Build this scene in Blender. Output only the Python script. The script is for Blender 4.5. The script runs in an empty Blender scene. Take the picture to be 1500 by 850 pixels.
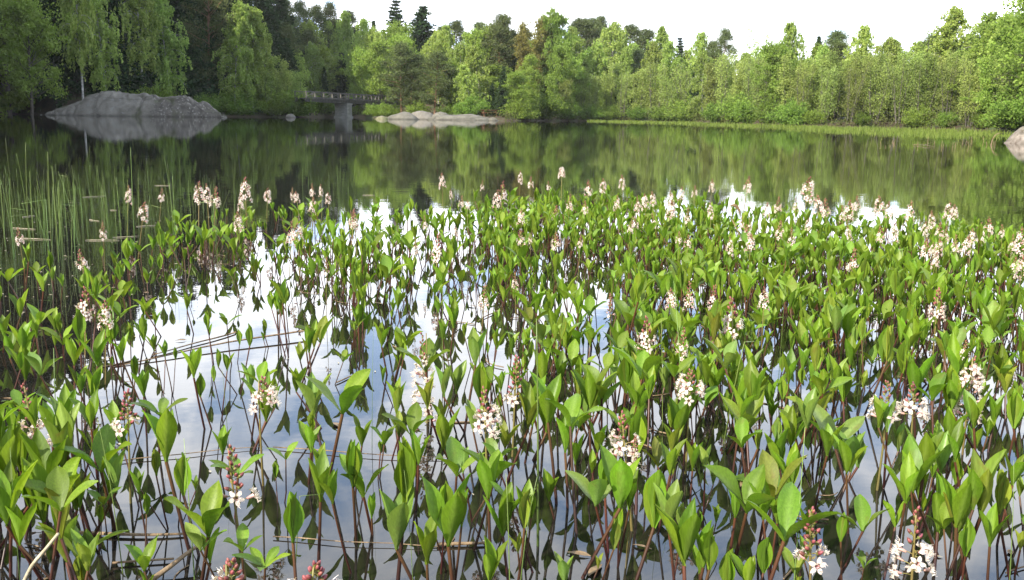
import bpy, math, random
import numpy as np
from mathutils import Matrix, Vector, noise

C = bpy.context.scene
COL = C.collection
R = math.radians
rng = np.random.default_rng(11)
random.seed(11)

# ---------------------------------------------------------------- camera
F, CX, CY = 1440.0, 750.0, 425.0          # focal length and centre, in pixels of the 1500 x 850 photograph
CAM_H = 0.75
PITCH, ROLL = R(10.08), R(0.75)
_f = np.array([0, math.cos(PITCH), -math.sin(PITCH)])
_r0 = np.array([1.0, 0, 0]); _u0 = np.array([0, math.sin(PITCH), math.cos(PITCH)])
_r = math.cos(ROLL) * _r0 + math.sin(ROLL) * _u0
_u = math.cos(ROLL) * _u0 - math.sin(ROLL) * _r0
cam = bpy.data.cameras.new('camera')
cam.sensor_width = 36.0; cam.lens = 36.0 * F / 1500.0
cam.clip_start = 0.05; cam.clip_end = 5000
camo = bpy.data.objects.new('camera', cam); COL.objects.link(camo)
M = Matrix(((_r[0], _u[0], -_f[0], 0), (_r[1], _u[1], -_f[1], 0), (_r[2], _u[2], -_f[2], CAM_H), (0, 0, 0, 1)))
camo.matrix_world = M
C.camera = camo

# ---------------------------------------------------------------- sky, sun, exposure
SUN_EL, SUN_AZ = R(34), R(-138)           # azimuth measured from the view direction, minus = to the left
w = bpy.data.worlds.new('World'); C.world = w; w.use_nodes = True
nt = w.node_tree; nt.nodes.clear()
def N(t, nt_=None, **kw):
    n = (nt_ or nt).nodes.new(t)
    for k, v in kw.items(): setattr(n, k, v)
    return n
out = N('ShaderNodeOutputWorld'); bg = N('ShaderNodeBackground'); bg.inputs[1].default_value = 0.15
sky = N('ShaderNodeTexSky', sky_type='NISHITA', sun_disc=False, sun_elevation=SUN_EL, sun_rotation=SUN_AZ,
        altitude=100, air_density=1.0, dust_density=1.6, ozone_density=1.0)
tc = N('ShaderNodeTexCoord'); sx = N('ShaderNodeSeparateXYZ')
zz = N('ShaderNodeMath', operation='ADD'); zz.inputs[1].default_value = 0.16
zm = N('ShaderNodeMath', operation='MAXIMUM'); zm.inputs[1].default_value = 0.03
dv = N('ShaderNodeVectorMath', operation='DIVIDE'); cb = N('ShaderNodeCombineXYZ')
no = N('ShaderNodeTexNoise'); no.inputs['Scale'].default_value = 2.6; no.inputs['Detail'].default_value = 7; no.inputs['Roughness'].default_value = 0.56
no.inputs['Distortion'].default_value = 0.35
mp = N('ShaderNodeMapping'); mp.inputs['Location'].default_value = (3.1, 7.3, 0); mp.inputs['Scale'].default_value = (1.35, 0.8, 1)
rp = N('ShaderNodeValToRGB'); rp.color_ramp.elements[0].position = 0.44; rp.color_ramp.elements[1].position = 0.62; rp.color_ramp.elements[0].color = (0.0, 0.0, 0.0, 1)
# clouds thicken towards the horizon
hz = N('ShaderNodeMapRange'); hz.inputs['From Min'].default_value = 0.10; hz.inputs['From Max'].default_value = 0.42
hz.inputs['To Min'].default_value = 0.10; hz.inputs['To Max'].default_value = 0.07
ad = N('ShaderNodeMath', operation='ADD')
cr = N('ShaderNodeMapRange'); cr.inputs['From Min'].default_value = 0.32; cr.inputs['From Max'].default_value = 0.8
cr.inputs['To Min'].default_value = 1.0; cr.inputs['To Max'].default_value = 0.30
cl = N('ShaderNodeVectorMath', operation='SCALE'); cl.inputs[0].default_value = (12.6, 13.0, 13.8)
mx = N('ShaderNodeMix', data_type='RGBA')
L = nt.links.new
L(tc.outputs['Generated'], sx.inputs[0]); L(sx.outputs[2], zz.inputs[0]); L(zz.outputs[0], zm.inputs[0])
L(zm.outputs[0], cb.inputs[0]); L(zm.outputs[0], cb.inputs[1]); cb.inputs[2].default_value = 1.0
L(tc.outputs['Generated'], dv.inputs[0]); L(cb.outputs[0], dv.inputs[1]); L(dv.outputs[0], mp.inputs[0]); L(mp.outputs[0], no.inputs['Vector'])
L(sx.outputs[2], hz.inputs['Value']); L(no.outputs['Fac'], ad.inputs[0]); L(hz.outputs[0], ad.inputs[1]); L(ad.outputs[0], rp.inputs[0])
L(sx.outputs[2], cr.inputs['Value']); L(cr.outputs[0], cl.inputs['Scale'])
hzm = N('ShaderNodeMix', data_type='RGBA'); hzm.inputs['Factor'].default_value = 0.6; hzm.inputs['B'].default_value = (5.4, 7.6, 11.5, 1)   # thin bluish haze between the clouds
L(sky.outputs[0], hzm.inputs['A'])
bk_ = N('ShaderNodeMapRange', interpolation_type='SMOOTHSTEP'); bk_.inputs['From Min'].default_value = -0.35; bk_.inputs['From Max'].default_value = 0.45; bk_.inputs['To Min'].default_value = 0.36
fm = N('ShaderNodeMath', operation='MULTIPLY'); fh = N('ShaderNodeMath', operation='MULTIPLY'); fh.inputs[1].default_value = 0.6
L(sx.outputs[1], bk_.inputs['Value']); L(bk_.outputs[0], fm.inputs[0]); L(rp.outputs[0], fm.inputs[1]); L(bk_.outputs[0], fh.inputs[0]); L(fh.outputs[0], hzm.inputs['Factor'])
L(fm.outputs[0], mx.inputs['Factor']); L(hzm.outputs['Result'], mx.inputs['A']); L(cl.outputs[0], mx.inputs['B'])
L(mx.outputs['Result'], bg.inputs[0]); L(bg.outputs[0], out.inputs[0])

sun = bpy.data.lights.new('sun', 'SUN'); sun.energy = 5.0; sun.angle = R(0.5); sun.color = (1.0, 0.93, 0.82)
suno = bpy.data.objects.new('sun', sun); COL.objects.link(suno)
sd = Vector((math.sin(SUN_AZ) * math.cos(SUN_EL), math.cos(SUN_AZ) * math.cos(SUN_EL), math.sin(SUN_EL)))
suno.rotation_euler = sd.to_track_quat('Z', 'Y').to_euler(); suno.location = (0, 0, 60)

C.view_settings.view_transform = 'Standard'; C.view_settings.look = 'None'
C.view_settings.exposure = 1.0; C.view_settings.gamma = 1.0; C.view_settings.use_curve_mapping = False
C.render.engine = 'CYCLES'
C.cycles.max_bounces = 6; C.cycles.diffuse_bounces = 3; C.cycles.glossy_bounces = 3; C.cycles.transmission_bounces = 3
C.cycles.caustics_reflective = False; C.cycles.caustics_refractive = False
C.cycles.use_denoising = True

# ---------------------------------------------------------------- projection helpers
def ray(px, py):
    return _f + (px - CX) / F * _r + (CY - py) / F * _u
def at_z(px, py, z=0.0):
    d = ray(px, py); t = (z - CAM_H) / d[2]
    return np.array([d[0] * t, d[1] * t, z])
def at_dist(px, py, D):
    """point on the pixel's ray at horizontal distance D"""
    d = ray(px, py); t = D / math.hypot(d[0], d[1])
    return np.array([d[0] * t, d[1] * t, CAM_H + d[2] * t])
def proj(p):
    v = np.asarray(p, float) - np.array([0, 0, CAM_H])
    z = v @ _f
    return CX + F * (v @ _r) / z, CY - F * (v @ _u) / z
def slant(p):
    return float(np.linalg.norm(np.asarray(p) - np.array([0, 0, CAM_H])))

# ---------------------------------------------------------------- mesh helper
class MB:
    def __init__(s): s.V = []; s.Q = []; s.m = []; s.c = []; s.n = 0
    def add(s, v, q, mat=0, c=None):
        v = np.asarray(v, float).reshape(-1, 3); q = np.asarray(q, int).reshape(-1, 4)
        s.V.append(v); s.Q.append(q + s.n); s.m.append(np.full(len(q), mat))
        s.c.append(np.zeros(len(v)) if c is None else np.broadcast_to(np.asarray(c, float), (len(v),)))
        s.n += len(v)
    def merge(s, o, T=None, mat=None):
        """append a copy of mesh o moved by the 4x4 matrix T"""
        for v, q, m, c in o.parts():
            if T is not None:
                A = np.array(T); v = v @ A[:3, :3].T + A[:3, 3]
            s.V.append(v); s.Q.append(q + s.n); s.m.append(m if mat is None else np.full(len(q), mat)); s.c.append(c); s.n += len(v)
    def parts(s):
        if len(s.V) > 1:
            V = np.concatenate(s.V); Q = np.concatenate(s.Q); m = np.concatenate(s.m); c = np.concatenate(s.c)
            s.V, s.Q, s.m, s.c = [V], [Q], [m], [c]
        return list(zip(s.V, s.Q, s.m, s.c))
    def mesh(s, name, mats, smooth=True):
        (V, Q, m, c), = s.parts()
        me = bpy.data.meshes.new(name)
        me.vertices.add(len(V)); me.vertices.foreach_set('co', V.astype(np.float32).ravel())
        # a quad whose last two corners are equal is a triangle
        tri = Q[:, 2] == Q[:, 3]
        tot = np.where(tri, 3, 4); st = np.concatenate([[0], np.cumsum(tot)[:-1]])
        keep = np.ones(Q.shape, bool); keep[tri, 3] = False
        lv = Q[keep]
        me.loops.add(len(lv)); me.loops.foreach_set('vertex_index', lv.astype(np.int32))
        me.polygons.add(len(Q)); me.polygons.foreach_set('loop_start', st.astype(np.int32))
        me.polygons.foreach_set('loop_total', tot.astype(np.int32))
        me.polygons.foreach_set('material_index', m.astype(np.int32))
        me.polygons.foreach_set('use_smooth', np.full(len(Q), smooth))
        a = me.attributes.new('tone', 'FLOAT', 'POINT'); a.data.foreach_set('value', c.astype(np.float32))
        for t in (mats if isinstance(mats, (list, tuple)) else [mats]): me.materials.append(t)
        me.update(calc_edges=True); me.validate()
        return me
    def build(s, name, mats, parent=None, smooth=True):
        return link(name, s.mesh(name, mats, smooth), parent)
def link(name, me, parent=None):
    o = bpy.data.objects.new(name, me); COL.objects.link(o)
    if parent: o.parent = parent
    return o
def empty(name, loc=(0, 0, 0), rz=0.0, sc=1.0):
    o = bpy.data.objects.new(name, None); COL.objects.link(o)
    o.location = loc; o.rotation_euler = (0, 0, rz); o.scale = (sc,) * 3 if np.isscalar(sc) else sc
    o.empty_display_size = 0.05
    return o
def tag(o, label, cat, group=None, kind=None):
    if label: o['label'] = label
    if cat: o['category'] = cat
    if group: o['group'] = group
    if kind: o['kind'] = kind
    return o

def tube(mb, pts, rad, sides=5, mat=0, c=0.0, cap=True):
    pts = np.asarray(pts, float); n = len(pts)
    rad = np.broadcast_to(np.asarray(rad, float), (n,))
    t = np.gradient(pts, axis=0); t /= np.linalg.norm(t, axis=1)[:, None] + 1e-12
    ref = np.array([1.0, 0, 0]) if abs(t[0][0]) < 0.8 else np.array([0, 1.0, 0])
    a = np.cross(t, ref); a /= np.linalg.norm(a, axis=1)[:, None] + 1e-12
    b = np.cross(t, a)
    an = np.arange(sides) * 2 * math.pi / sides
    v = pts[:, None, :] + rad[:, None, None] * (np.cos(an)[None, :, None] * a[:, None, :] + np.sin(an)[None, :, None] * b[:, None, :])
    i = np.arange(n - 1)[:, None] * sides; k = np.arange(sides)[None, :]; k2 = (k + 1) % sides
    q = np.stack([i + k, i + k2, i + sides + k2, i + sides + k], -1).reshape(-1, 4)
    cc = np.repeat(np.broadcast_to(np.asarray(c, float), (n,)), sides)
    v = v.reshape(-1, 3)
    if cap and sides >= 4:
        e = []
        for base in (0, (n - 1) * sides):
            ids = base + np.arange(sides)
            for j in range(1, sides - 1): e.append([ids[0], ids[j], ids[j + 1], ids[j + 1]])
        q = np.concatenate([q, np.array(e)])
    mb.add(v, q, mat, cc)

def box(mb, lo, hi, mat=0, T=None):
    x0, y0, z0 = lo; x1, y1, z1 = hi
    v = np.array([[x0, y0, z0], [x1, y0, z0], [x1, y1, z0], [x0, y1, z0], [x0, y0, z1], [x1, y0, z1], [x1, y1, z1], [x0, y1, z1]], float)
    if T is not None: A = np.array(T); v = v @ A[:3, :3].T + A[:3, 3]
    mb.add(v, [[0, 3, 2, 1], [4, 5, 6, 7], [0, 1, 5, 4], [1, 2, 6, 5], [2, 3, 7, 6], [3, 0, 4, 7]], mat)

def leaf_cloud(mb, P, size, aspect=0.6, droop=0.0, flat=0.0, c=None, mat=0, rg=rng):
    """one small kite-shaped leaf face at each point"""
    P = np.asarray(P, float); n = len(P)
    d = rg.normal(size=(n, 3)); d[:, 2] = d[:, 2] * (1 - flat) - droop * 1.6
    d /= np.linalg.norm(d, axis=1)[:, None]
    e = rg.normal(size=(n, 3)); e[:, 2] *= (1 - flat)
    e -= (e * d).sum(1)[:, None] * d; e /= np.linalg.norm(e, axis=1)[:, None]
    s = (size * rg.uniform(0.6, 1.35, n))[:, None]
    v = np.stack([P - d * s * 0.5, P + e * s * aspect * 0.5, P + d * s * 0.5, P - e * s * aspect * 0.5], 1).reshape(-1, 3)
    q = np.arange(4 * n).reshape(n, 4)
    mb.add(v, q, mat, None if c is None else np.repeat(np.broadcast_to(c, (n,)), 4))

# ---------------------------------------------------------------- materials
def mat(name):
    m = bpy.data.materials.new(name); m.use_nodes = True
    m.node_tree.nodes.clear()
    return m, m.node_tree
def hexlin(r, g, b):
    f = lambda c: (c / 255 / 12.92) if c / 255 <= 0.04045 else ((c / 255 + 0.055) / 1.055) ** 2.4
    return (f(r), f(g), f(b), 1)

def foliage_mat(name, dark, light, transl=0.35, rough=0.55, spec=0.0, tree_var=0.10):
    """leaf colour runs from dark to light by leaf and by tree; part of the light passes through"""
    m, t = mat(name); l = t.links.new
    o = N('ShaderNodeOutputMaterial', t); g = N('ShaderNodeNewGeometry', t); oi = N('ShaderNodeObjectInfo', t)
    r = N('ShaderNodeMix', t, data_type='RGBA'); r.inputs['A'].default_value = (*dark, 1); r.inputs['B'].default_value = (*light, 1)
    l(g.outputs['Random Per Island'], r.inputs['Factor'])
    h = N('ShaderNodeHueSaturation', t)
    a = N('ShaderNodeMapRange', t); a.inputs['To Min'].default_value = 0.5 - tree_var * 0.12; a.inputs['To Max'].default_value = 0.5 + tree_var * 0.12
    b = N('ShaderNodeMapRange', t); b.inputs['To Min'].default_value = 1 - tree_var * 2.6; b.inputs['To Max'].default_value = 1 + tree_var * 2.2
    mo = N('ShaderNodeMath', t, operation='MULTIPLY'); mo.inputs[1].default_value = 7.31
    fr = N('ShaderNodeMath', t, operation='FRACT')
    l(oi.outputs['Random'], a.inputs['Value']); l(a.outputs[0], h.inputs['Hue'])
    l(oi.outputs['Random'], mo.inputs[0]); l(mo.outputs[0], fr.inputs[0]); l(fr.outputs[0], b.inputs['Value']); l(b.outputs[0], h.inputs['Value'])
    l(r.outputs['Result'], h.inputs['Color'])
    d = N('ShaderNodeBsdfDiffuse', t); tr = N('ShaderNodeBsdfTranslucent', t); ms = N('ShaderNodeMixShader', t); ms.inputs[0].default_value = transl
    l(h.outputs[0], d.inputs[0]); l(h.outputs[0], tr.inputs[0]); l(d.outputs[0], ms.inputs[1]); l(tr.outputs[0], ms.inputs[2])
    l(ms.outputs[0], o.inputs[0])
    return m

def noise_mat(name, c1, c2, scale=3.0, rough=0.9, detail=6, c3=None, scale3=20.0, thr3=(0.55, 0.62), bump=0.3, stretch=(1, 1, 1), spec=0.3):
    m, t = mat(name); l = t.links.new
    o = N('ShaderNodeOutputMaterial', t); p = N('ShaderNodeBsdfPrincipled', t); p.inputs['Roughness'].default_value = rough
    p.inputs['Specular IOR Level'].default_value = spec
    tc = N('ShaderNodeTexCoord', t); mp = N('ShaderNodeMapping', t); mp.inputs['Scale'].default_value = stretch
    l(tc.outputs['Object'], mp.inputs[0])
    n = N('ShaderNodeTexNoise', t); n.inputs['Scale'].default_value = scale; n.inputs['Detail'].default_value = detail; n.inputs['Roughness'].default_value = 0.65
    l(mp.outputs[0], n.inputs['Vector'])
    r = N('ShaderNodeValToRGB', t); r.color_ramp.elements[0].position = 0.32; r.color_ramp.elements[1].position = 0.68
    r.color_ramp.elements[0].color = (*c1, 1); r.color_ramp.elements[1].color = (*c2, 1)
    l(n.outputs['Fac'], r.inputs[0]); col = r.outputs[0]
    if c3:
        n3 = N('ShaderNodeTexNoise', t); n3.inputs['Scale'].default_value = scale3; n3.inputs['Detail'].default_value = 5
        l(mp.outputs[0], n3.inputs['Vector'])
        r3 = N('ShaderNodeMapRange', t); r3.inputs['From Min'].default_value = thr3[0]; r3.inputs['From Max'].default_value = thr3[1]
        l(n3.outputs['Fac'], r3.inputs['Value'])
        mx = N('ShaderNodeMix', t, data_type='RGBA'); l(r3.outputs[0], mx.inputs['Factor']); l(col, mx.inputs['A']); mx.inputs['B'].default_value = (*c3, 1)
        col = mx.outputs['Result']
    l(col, p.inputs['Base Color'])
    if bump:
        b = N('ShaderNodeBump', t); b.inputs['Strength'].default_value = bump; b.inputs['Distance'].default_value = 0.1
        l(n.outputs['Fac'], b.inputs['Height']); l(b.outputs[0], p.inputs['Normal'])
    l(p.outputs[0], o.inputs[0])
    return m

def wet_band(m, z0=0.04, z1=0.26):
    """the dark stain the lake leaves on a rock up to its high-water mark, and moss in its hollows"""
    t = m.node_tree; l = t.links.new; p = next(n for n in t.nodes if n.type == 'BSDF_PRINCIPLED'); src = p.inputs['Base Color'].links[0].from_socket
    tc = N('ShaderNodeTexCoord', t); sp = N('ShaderNodeSeparateXYZ', t); l(tc.outputs['Object'], sp.inputs[0])
    n = N('ShaderNodeTexNoise', t); n.inputs['Scale'].default_value = 1.3; n.inputs['Detail'].default_value = 6; l(tc.outputs['Object'], n.inputs['Vector'])
    a = N('ShaderNodeMath', t, operation='MULTIPLY_ADD'); a.inputs[1].default_value = -0.5; l(n.outputs['Fac'], a.inputs[0]); l(sp.outputs[2], a.inputs[2])
    r = N('ShaderNodeMapRange', t); r.inputs['From Min'].default_value = z0 - 0.25; r.inputs['From Max'].default_value = z1 - 0.25; r.inputs['To Min'].default_value = 0.62; r.inputs['To Max'].default_value = 1.0; l(a.outputs[0], r.inputs['Value'])
    h = N('ShaderNodeHueSaturation', t); l(src, h.inputs['Color']); l(r.outputs[0], h.inputs['Value'])
    n2 = N('ShaderNodeTexNoise', t); n2.inputs['Scale'].default_value = 0.55; n2.inputs['Detail'].default_value = 7; l(tc.outputs['Object'], n2.inputs['Vector'])
    r2 = N('ShaderNodeMapRange', t); r2.inputs['From Min'].default_value = 0.57; r2.inputs['From Max'].default_value = 0.68; r2.inputs['To Max'].default_value = 0.75; l(n2.outputs['Fac'], r2.inputs['Value'])
    x = N('ShaderNodeMix', t, data_type='RGBA'); l(r2.outputs[0], x.inputs['Factor']); l(h.outputs[0], x.inputs['A']); x.inputs['B'].default_value = (0.055, 0.06, 0.025, 1)
    l(x.outputs['Result'], p.inputs['Base Color'])
    # joints in the rock
    v = N('ShaderNodeTexVoronoi', t, feature='DISTANCE_TO_EDGE'); v.inputs['Scale'].default_value = 0.24
    mpj = N('ShaderNodeMapping', t); mpj.inputs['Scale'].default_value = (1, 1, 2.2); mxj = N('ShaderNodeMix', t, data_type='VECTOR'); mxj.inputs['Factor'].default_value = 0.35
    l(tc.outputs['Object'], mpj.inputs[0]); l(mpj.outputs[0], mxj.inputs['A']); l(n.outputs['Color'], mxj.inputs['B']); l(mxj.outputs['Result'], v.inputs['Vector'])
    rj = N('ShaderNodeMapRange', t); rj.inputs['From Max'].default_value = 0.022; rj.inputs['To Min'].default_value = 0.62; l(v.outputs['Distance'], rj.inputs['Value'])
    hj = N('ShaderNodeHueSaturation', t); l(x.outputs['Result'], hj.inputs['Color']); l(rj.outputs[0], hj.inputs['Value']); l(hj.outputs[0], p.inputs['Base Color'])

def tone_mat(name, c0, c1, rough=0.5, spec=0.4, transl=0.0, var=0.1, spot=None, hue=0.02, vein=False):
    """colour runs c0 -> c1 with the mesh's own 'tone' value (stem foot to top, leaf blade to midrib)"""
    m, t = mat(name); l = t.links.new
    o = N('ShaderNodeOutputMaterial', t); p = N('ShaderNodeBsdfPrincipled', t)
    p.inputs['Roughness'].default_value = rough; p.inputs['Specular IOR Level'].default_value = spec
    at = N('ShaderNodeAttribute', t, attribute_name='tone'); mx = N('ShaderNodeMix', t, data_type='RGBA')
    mx.inputs['A'].default_value = (*c0, 1); mx.inputs['B'].default_value = (*c1, 1); l(at.outputs['Fac'], mx.inputs['Factor'])
    g = N('ShaderNodeNewGeometry', t); oi = N('ShaderNodeObjectInfo', t)
    sm = N('ShaderNodeMath', t, operation='ADD'); fr = N('ShaderNodeMath', t, operation='FRACT')
    l(g.outputs['Random Per Island'], sm.inputs[0]); l(oi.outputs['Random'], sm.inputs[1]); l(sm.outputs[0], fr.inputs[0])
    v = N('ShaderNodeMapRange', t); v.inputs['To Min'].default_value = 1 - var * 1.6; v.inputs['To Max'].default_value = 1 + var * 1.6; l(fr.outputs[0], v.inputs['Value'])
    f2 = N('ShaderNodeMath', t, operation='MULTIPLY'); f2.inputs[1].default_value = 13.7; f3 = N('ShaderNodeMath', t, operation='FRACT')
    l(fr.outputs[0], f2.inputs[0]); l(f2.outputs[0], f3.inputs[0])
    hu = N('ShaderNodeMapRange', t); hu.inputs['To Min'].default_value = 0.5 - hue; hu.inputs['To Max'].default_value = 0.5 + hue; l(f3.outputs[0], hu.inputs['Value'])
    h = N('ShaderNodeHueSaturation', t); l(v.outputs[0], h.inputs['Value']); l(hu.outputs[0], h.inputs['Hue']); l(mx.outputs['Result'], h.inputs['Color'])
    col = h.outputs[0]
    if vein:                                    # fine lengthwise veins and blotches of the blade itself
        tv = N('ShaderNodeTexCoord', t); mv = N('ShaderNodeMapping', t); mv.inputs['Scale'].default_value = (420, 420, 45); l(tv.outputs['Object'], mv.inputs[0])
        nv_ = N('ShaderNodeTexNoise', t); nv_.inputs['Scale'].default_value = 1.0; nv_.inputs['Detail'].default_value = 3; l(mv.outputs[0], nv_.inputs['Vector'])
        rv = N('ShaderNodeMapRange', t); rv.inputs['From Min'].default_value = 0.3; rv.inputs['From Max'].default_value = 0.7; rv.inputs['To Min'].default_value = 0.80; rv.inputs['To Max'].default_value = 1.18; l(nv_.outputs['Fac'], rv.inputs['Value'])
        hv = N('ShaderNodeHueSaturation', t); l(rv.outputs[0], hv.inputs['Value']); l(col, hv.inputs['Color']); col = hv.outputs[0]
        bv = N('ShaderNodeBump', t); bv.inputs['Strength'].default_value = 0.25; bv.inputs['Distance'].default_value = 0.001; l(nv_.outputs['Fac'], bv.inputs['Height']); l(bv.outputs[0], p.inputs['Normal'])
    if spot:
        n = N('ShaderNodeTexNoise', t); n.inputs['Scale'].default_value = spot[1]; n.inputs['Detail'].default_value = 3
        tcn = N('ShaderNodeTexCoord', t); l(tcn.outputs['Object'], n.inputs['Vector'])
        r3 = N('ShaderNodeMapRange', t); r3.inputs['From Min'].default_value = 0.6; r3.inputs['From Max'].default_value = 0.82; r3.inputs['To Max'].default_value = 0.6
        l(n.outputs['Fac'], r3.inputs['Value'])
        m2 = N('ShaderNodeMix', t, data_type='RGBA'); l(r3.outputs[0], m2.inputs['Factor']); l(col, m2.inputs['A']); m2.inputs['B'].default_value = (*spot[0], 1)
        col = m2.outputs['Result']
    l(col, p.inputs['Base Color'])
    if transl:
        tr = N('ShaderNodeBsdfTranslucent', t); ms = N('ShaderNodeMixShader', t); ms.inputs[0].default_value = transl
        ye = N('ShaderNodeMix', t, data_type='RGBA', blend_type='MULTIPLY'); ye.inputs['Factor'].default_value = 1.0; ye.inputs['B'].default_value = (1.15, 1.2, 0.55, 1)
        l(col, ye.inputs['A']); l(ye.outputs['Result'], tr.inputs[0])
        l(p.outputs[0], ms.inputs[1]); l(tr.outputs[0], ms.inputs[2]); l(ms.outputs[0], o.inputs[0])
    else: l(p.outputs[0], o.inputs[0])
    return m

MT = {}
MT['birch'] = foliage_mat('birch_leaves', (0.19, 0.29, 0.05), (0.40, 0.49, 0.13), 0.45)
MT['broad'] = foliage_mat('broad_leaves', (0.155, 0.245, 0.032), (0.30, 0.40, 0.09), 0.42)
MT['alder'] = foliage_mat('alder_leaves', (0.185, 0.255, 0.052), (0.37, 0.44, 0.13), 0.42)
MT['willow'] = foliage_mat('willow_leaves', (0.11, 0.19, 0.03), (0.22, 0.31, 0.06), 0.4)
MT['spruce'] = foliage_mat('spruce_needles', (0.018, 0.036, 0.016), (0.05, 0.085, 0.03), 0.1)
MT['pine'] = foliage_mat('pine_needles', (0.06, 0.085, 0.032), (0.12, 0.15, 0.055), 0.12)
MT['aspen'] = foliage_mat('aspen_buds', (0.17, 0.17, 0.04), (0.28, 0.26, 0.08), 0.3)
MT['under'] = foliage_mat('undergrowth', (0.05, 0.055, 0.02), (0.11, 0.125, 0.04), 0.25)
MT['sedge'] = foliage_mat('sedge_blades', (0.105, 0.15, 0.025), (0.19, 0.23, 0.055), 0.35)
MT['bark_birch'] = noise_mat('birch_bark', (0.03, 0.028, 0.025), (0.66, 0.63, 0.58), 2.2, 0.8, stretch=(0.6, 0.6, 1.6), bump=0)
MT['bark_dark'] = noise_mat('dark_bark', (0.05, 0.042, 0.034), (0.13, 0.11, 0.09), 2.5, 0.95, bump=0)
MT['bark_pine'] = noise_mat('pine_bark', (0.10, 0.06, 0.04), (0.26, 0.14, 0.08), 2.0, 0.95, bump=0)
MT['bark_alder'] = noise_mat('grey_bark', (0.06, 0.055, 0.045), (0.14, 0.13, 0.105), 2.5, 0.95, bump=0)
MT['rock_grey'] = noise_mat('grey_rock', (0.095, 0.085, 0.068), (0.21, 0.192, 0.158), 0.7, 0.95, 10, (0.19, 0.185, 0.16), 2.2, (0.60, 0.72), 0.8)
MT['rock_lichen'] = noise_mat('lichen_rock', (0.055, 0.048, 0.038), (0.15, 0.132, 0.11), 1.1, 0.95, 10, (0.25, 0.235, 0.20), 3.4, (0.57, 0.66), 0.9)
MT['rock_pale'] = noise_mat('pale_rock', (0.085, 0.080, 0.062), (0.18, 0.168, 0.132), 1.4, 0.95, 9, (0.17, 0.15, 0.12), 2.5, (0.58, 0.68), 0.7)
MT['rock_pink'] = noise_mat('pink_rock', (0.15, 0.125, 0.10), (0.31, 0.27, 0.23), 5.0, 0.95, 9, (0.12, 0.09, 0.07), 7, (0.55, 0.68), 0.7)
MT['rock_moss'] = noise_mat('mossy_rock', (0.08, 0.09, 0.03), (0.2, 0.18, 0.12), 1.2, 0.95, 6, bump=0.5)
for k_ in ('rock_grey', 'rock_lichen', 'rock_pale', 'rock_pink'): wet_band(MT[k_])
MT['ground'] = noise_mat('forest_floor', (0.035, 0.026, 0.016), (0.085, 0.06, 0.032), 0.6, 1.0, 8, (0.05, 0.075, 0.02), 0.35, (0.52, 0.62), 0.5)
MT['concrete'] = noise_mat('pier_concrete', (0.2, 0.195, 0.17), (0.33, 0.32, 0.285), 1.3, 0.9, 6, bump=0.2, stretch=(1, 1, 2.5))
MT['deck'] = noise_mat('weathered_timber', (0.05, 0.048, 0.042), (0.12, 0.11, 0.098), 2.2, 0.9, 5, bump=0.2)
MT['rail'] = noise_mat('rail_timber', (0.075, 0.07, 0.06), (0.15, 0.14, 0.12), 2.2, 0.9, 5, bump=0.1)
MT['redwood'] = noise_mat('red_brown_timber', (0.10, 0.05, 0.03), (0.2, 0.10, 0.06), 3, 0.9, 5, bump=0.1)
MT['deadstick'] = noise_mat('dead_stalk', (0.10, 0.065, 0.035), (0.27, 0.19, 0.11), 25, 0.7, 4, bump=0.2)
MT['palestick'] = noise_mat('bleached_stalk', (0.34, 0.29, 0.19), (0.52, 0.46, 0.33), 25, 0.7, 4, bump=0.1)
MT['leaf'] = tone_mat('bogbean_leaf', (0.122, 0.208, 0.012), (0.185, 0.275, 0.042), 0.45, 0.35, 0.42, 0.22, ((0.17, 0.13, 0.03), 22), 0.018, True)
MT['leaf_pale'] = tone_mat('bogbean_leaf_pale', (0.14, 0.225, 0.035), (0.21, 0.31, 0.08), 0.42, 0.4, 0.32, 0.12, ((0.20, 0.15, 0.05), 40), 0.02, True)
MT['leaf_old'] = tone_mat('bogbean_leaf_old', (0.15, 0.20, 0.018), (0.21, 0.26, 0.05), 0.5, 0.3, 0.35, 0.2, ((0.16, 0.085, 0.025), 75), 0.03, True)
MT['stem'] = tone_mat('bogbean_stem', (0.032, 0.011, 0.009), (0.085, 0.038, 0.016), 0.4, 0.45, 0, 0.2)
MT['spike_stem'] = tone_mat('flower_stalk', (0.07, 0.05, 0.02), (0.20, 0.17, 0.05), 0.45, 0.4, 0, 0.12)
MT['petal'] = tone_mat('white_petal', (0.62, 0.49, 0.46), (0.74, 0.66, 0.61), 0.6, 0.2, 0.25, 0.05, None, 0.0)
MT['tube'] = tone_mat('flower_tube', (0.42, 0.20, 0.17), (0.70, 0.45, 0.42), 0.5, 0.3, 0.1, 0.1)
MT['bud'] = tone_mat('pink_bud', (0.10, 0.026, 0.022), (0.27, 0.075, 0.07), 0.45, 0.4, 0.1, 0.25, None, 0.02)
MT['sepal'] = tone_mat('green_sepal', (0.13, 0.14, 0.03), (0.22, 0.20, 0.06), 0.5, 0.3, 0, 0.15)
MT['rush'] = tone_mat('rush_stem', (0.055, 0.095, 0.02), (0.19, 0.27, 0.065), 0.4, 0.5, 0, 0.22, None, 0.02)

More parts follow.
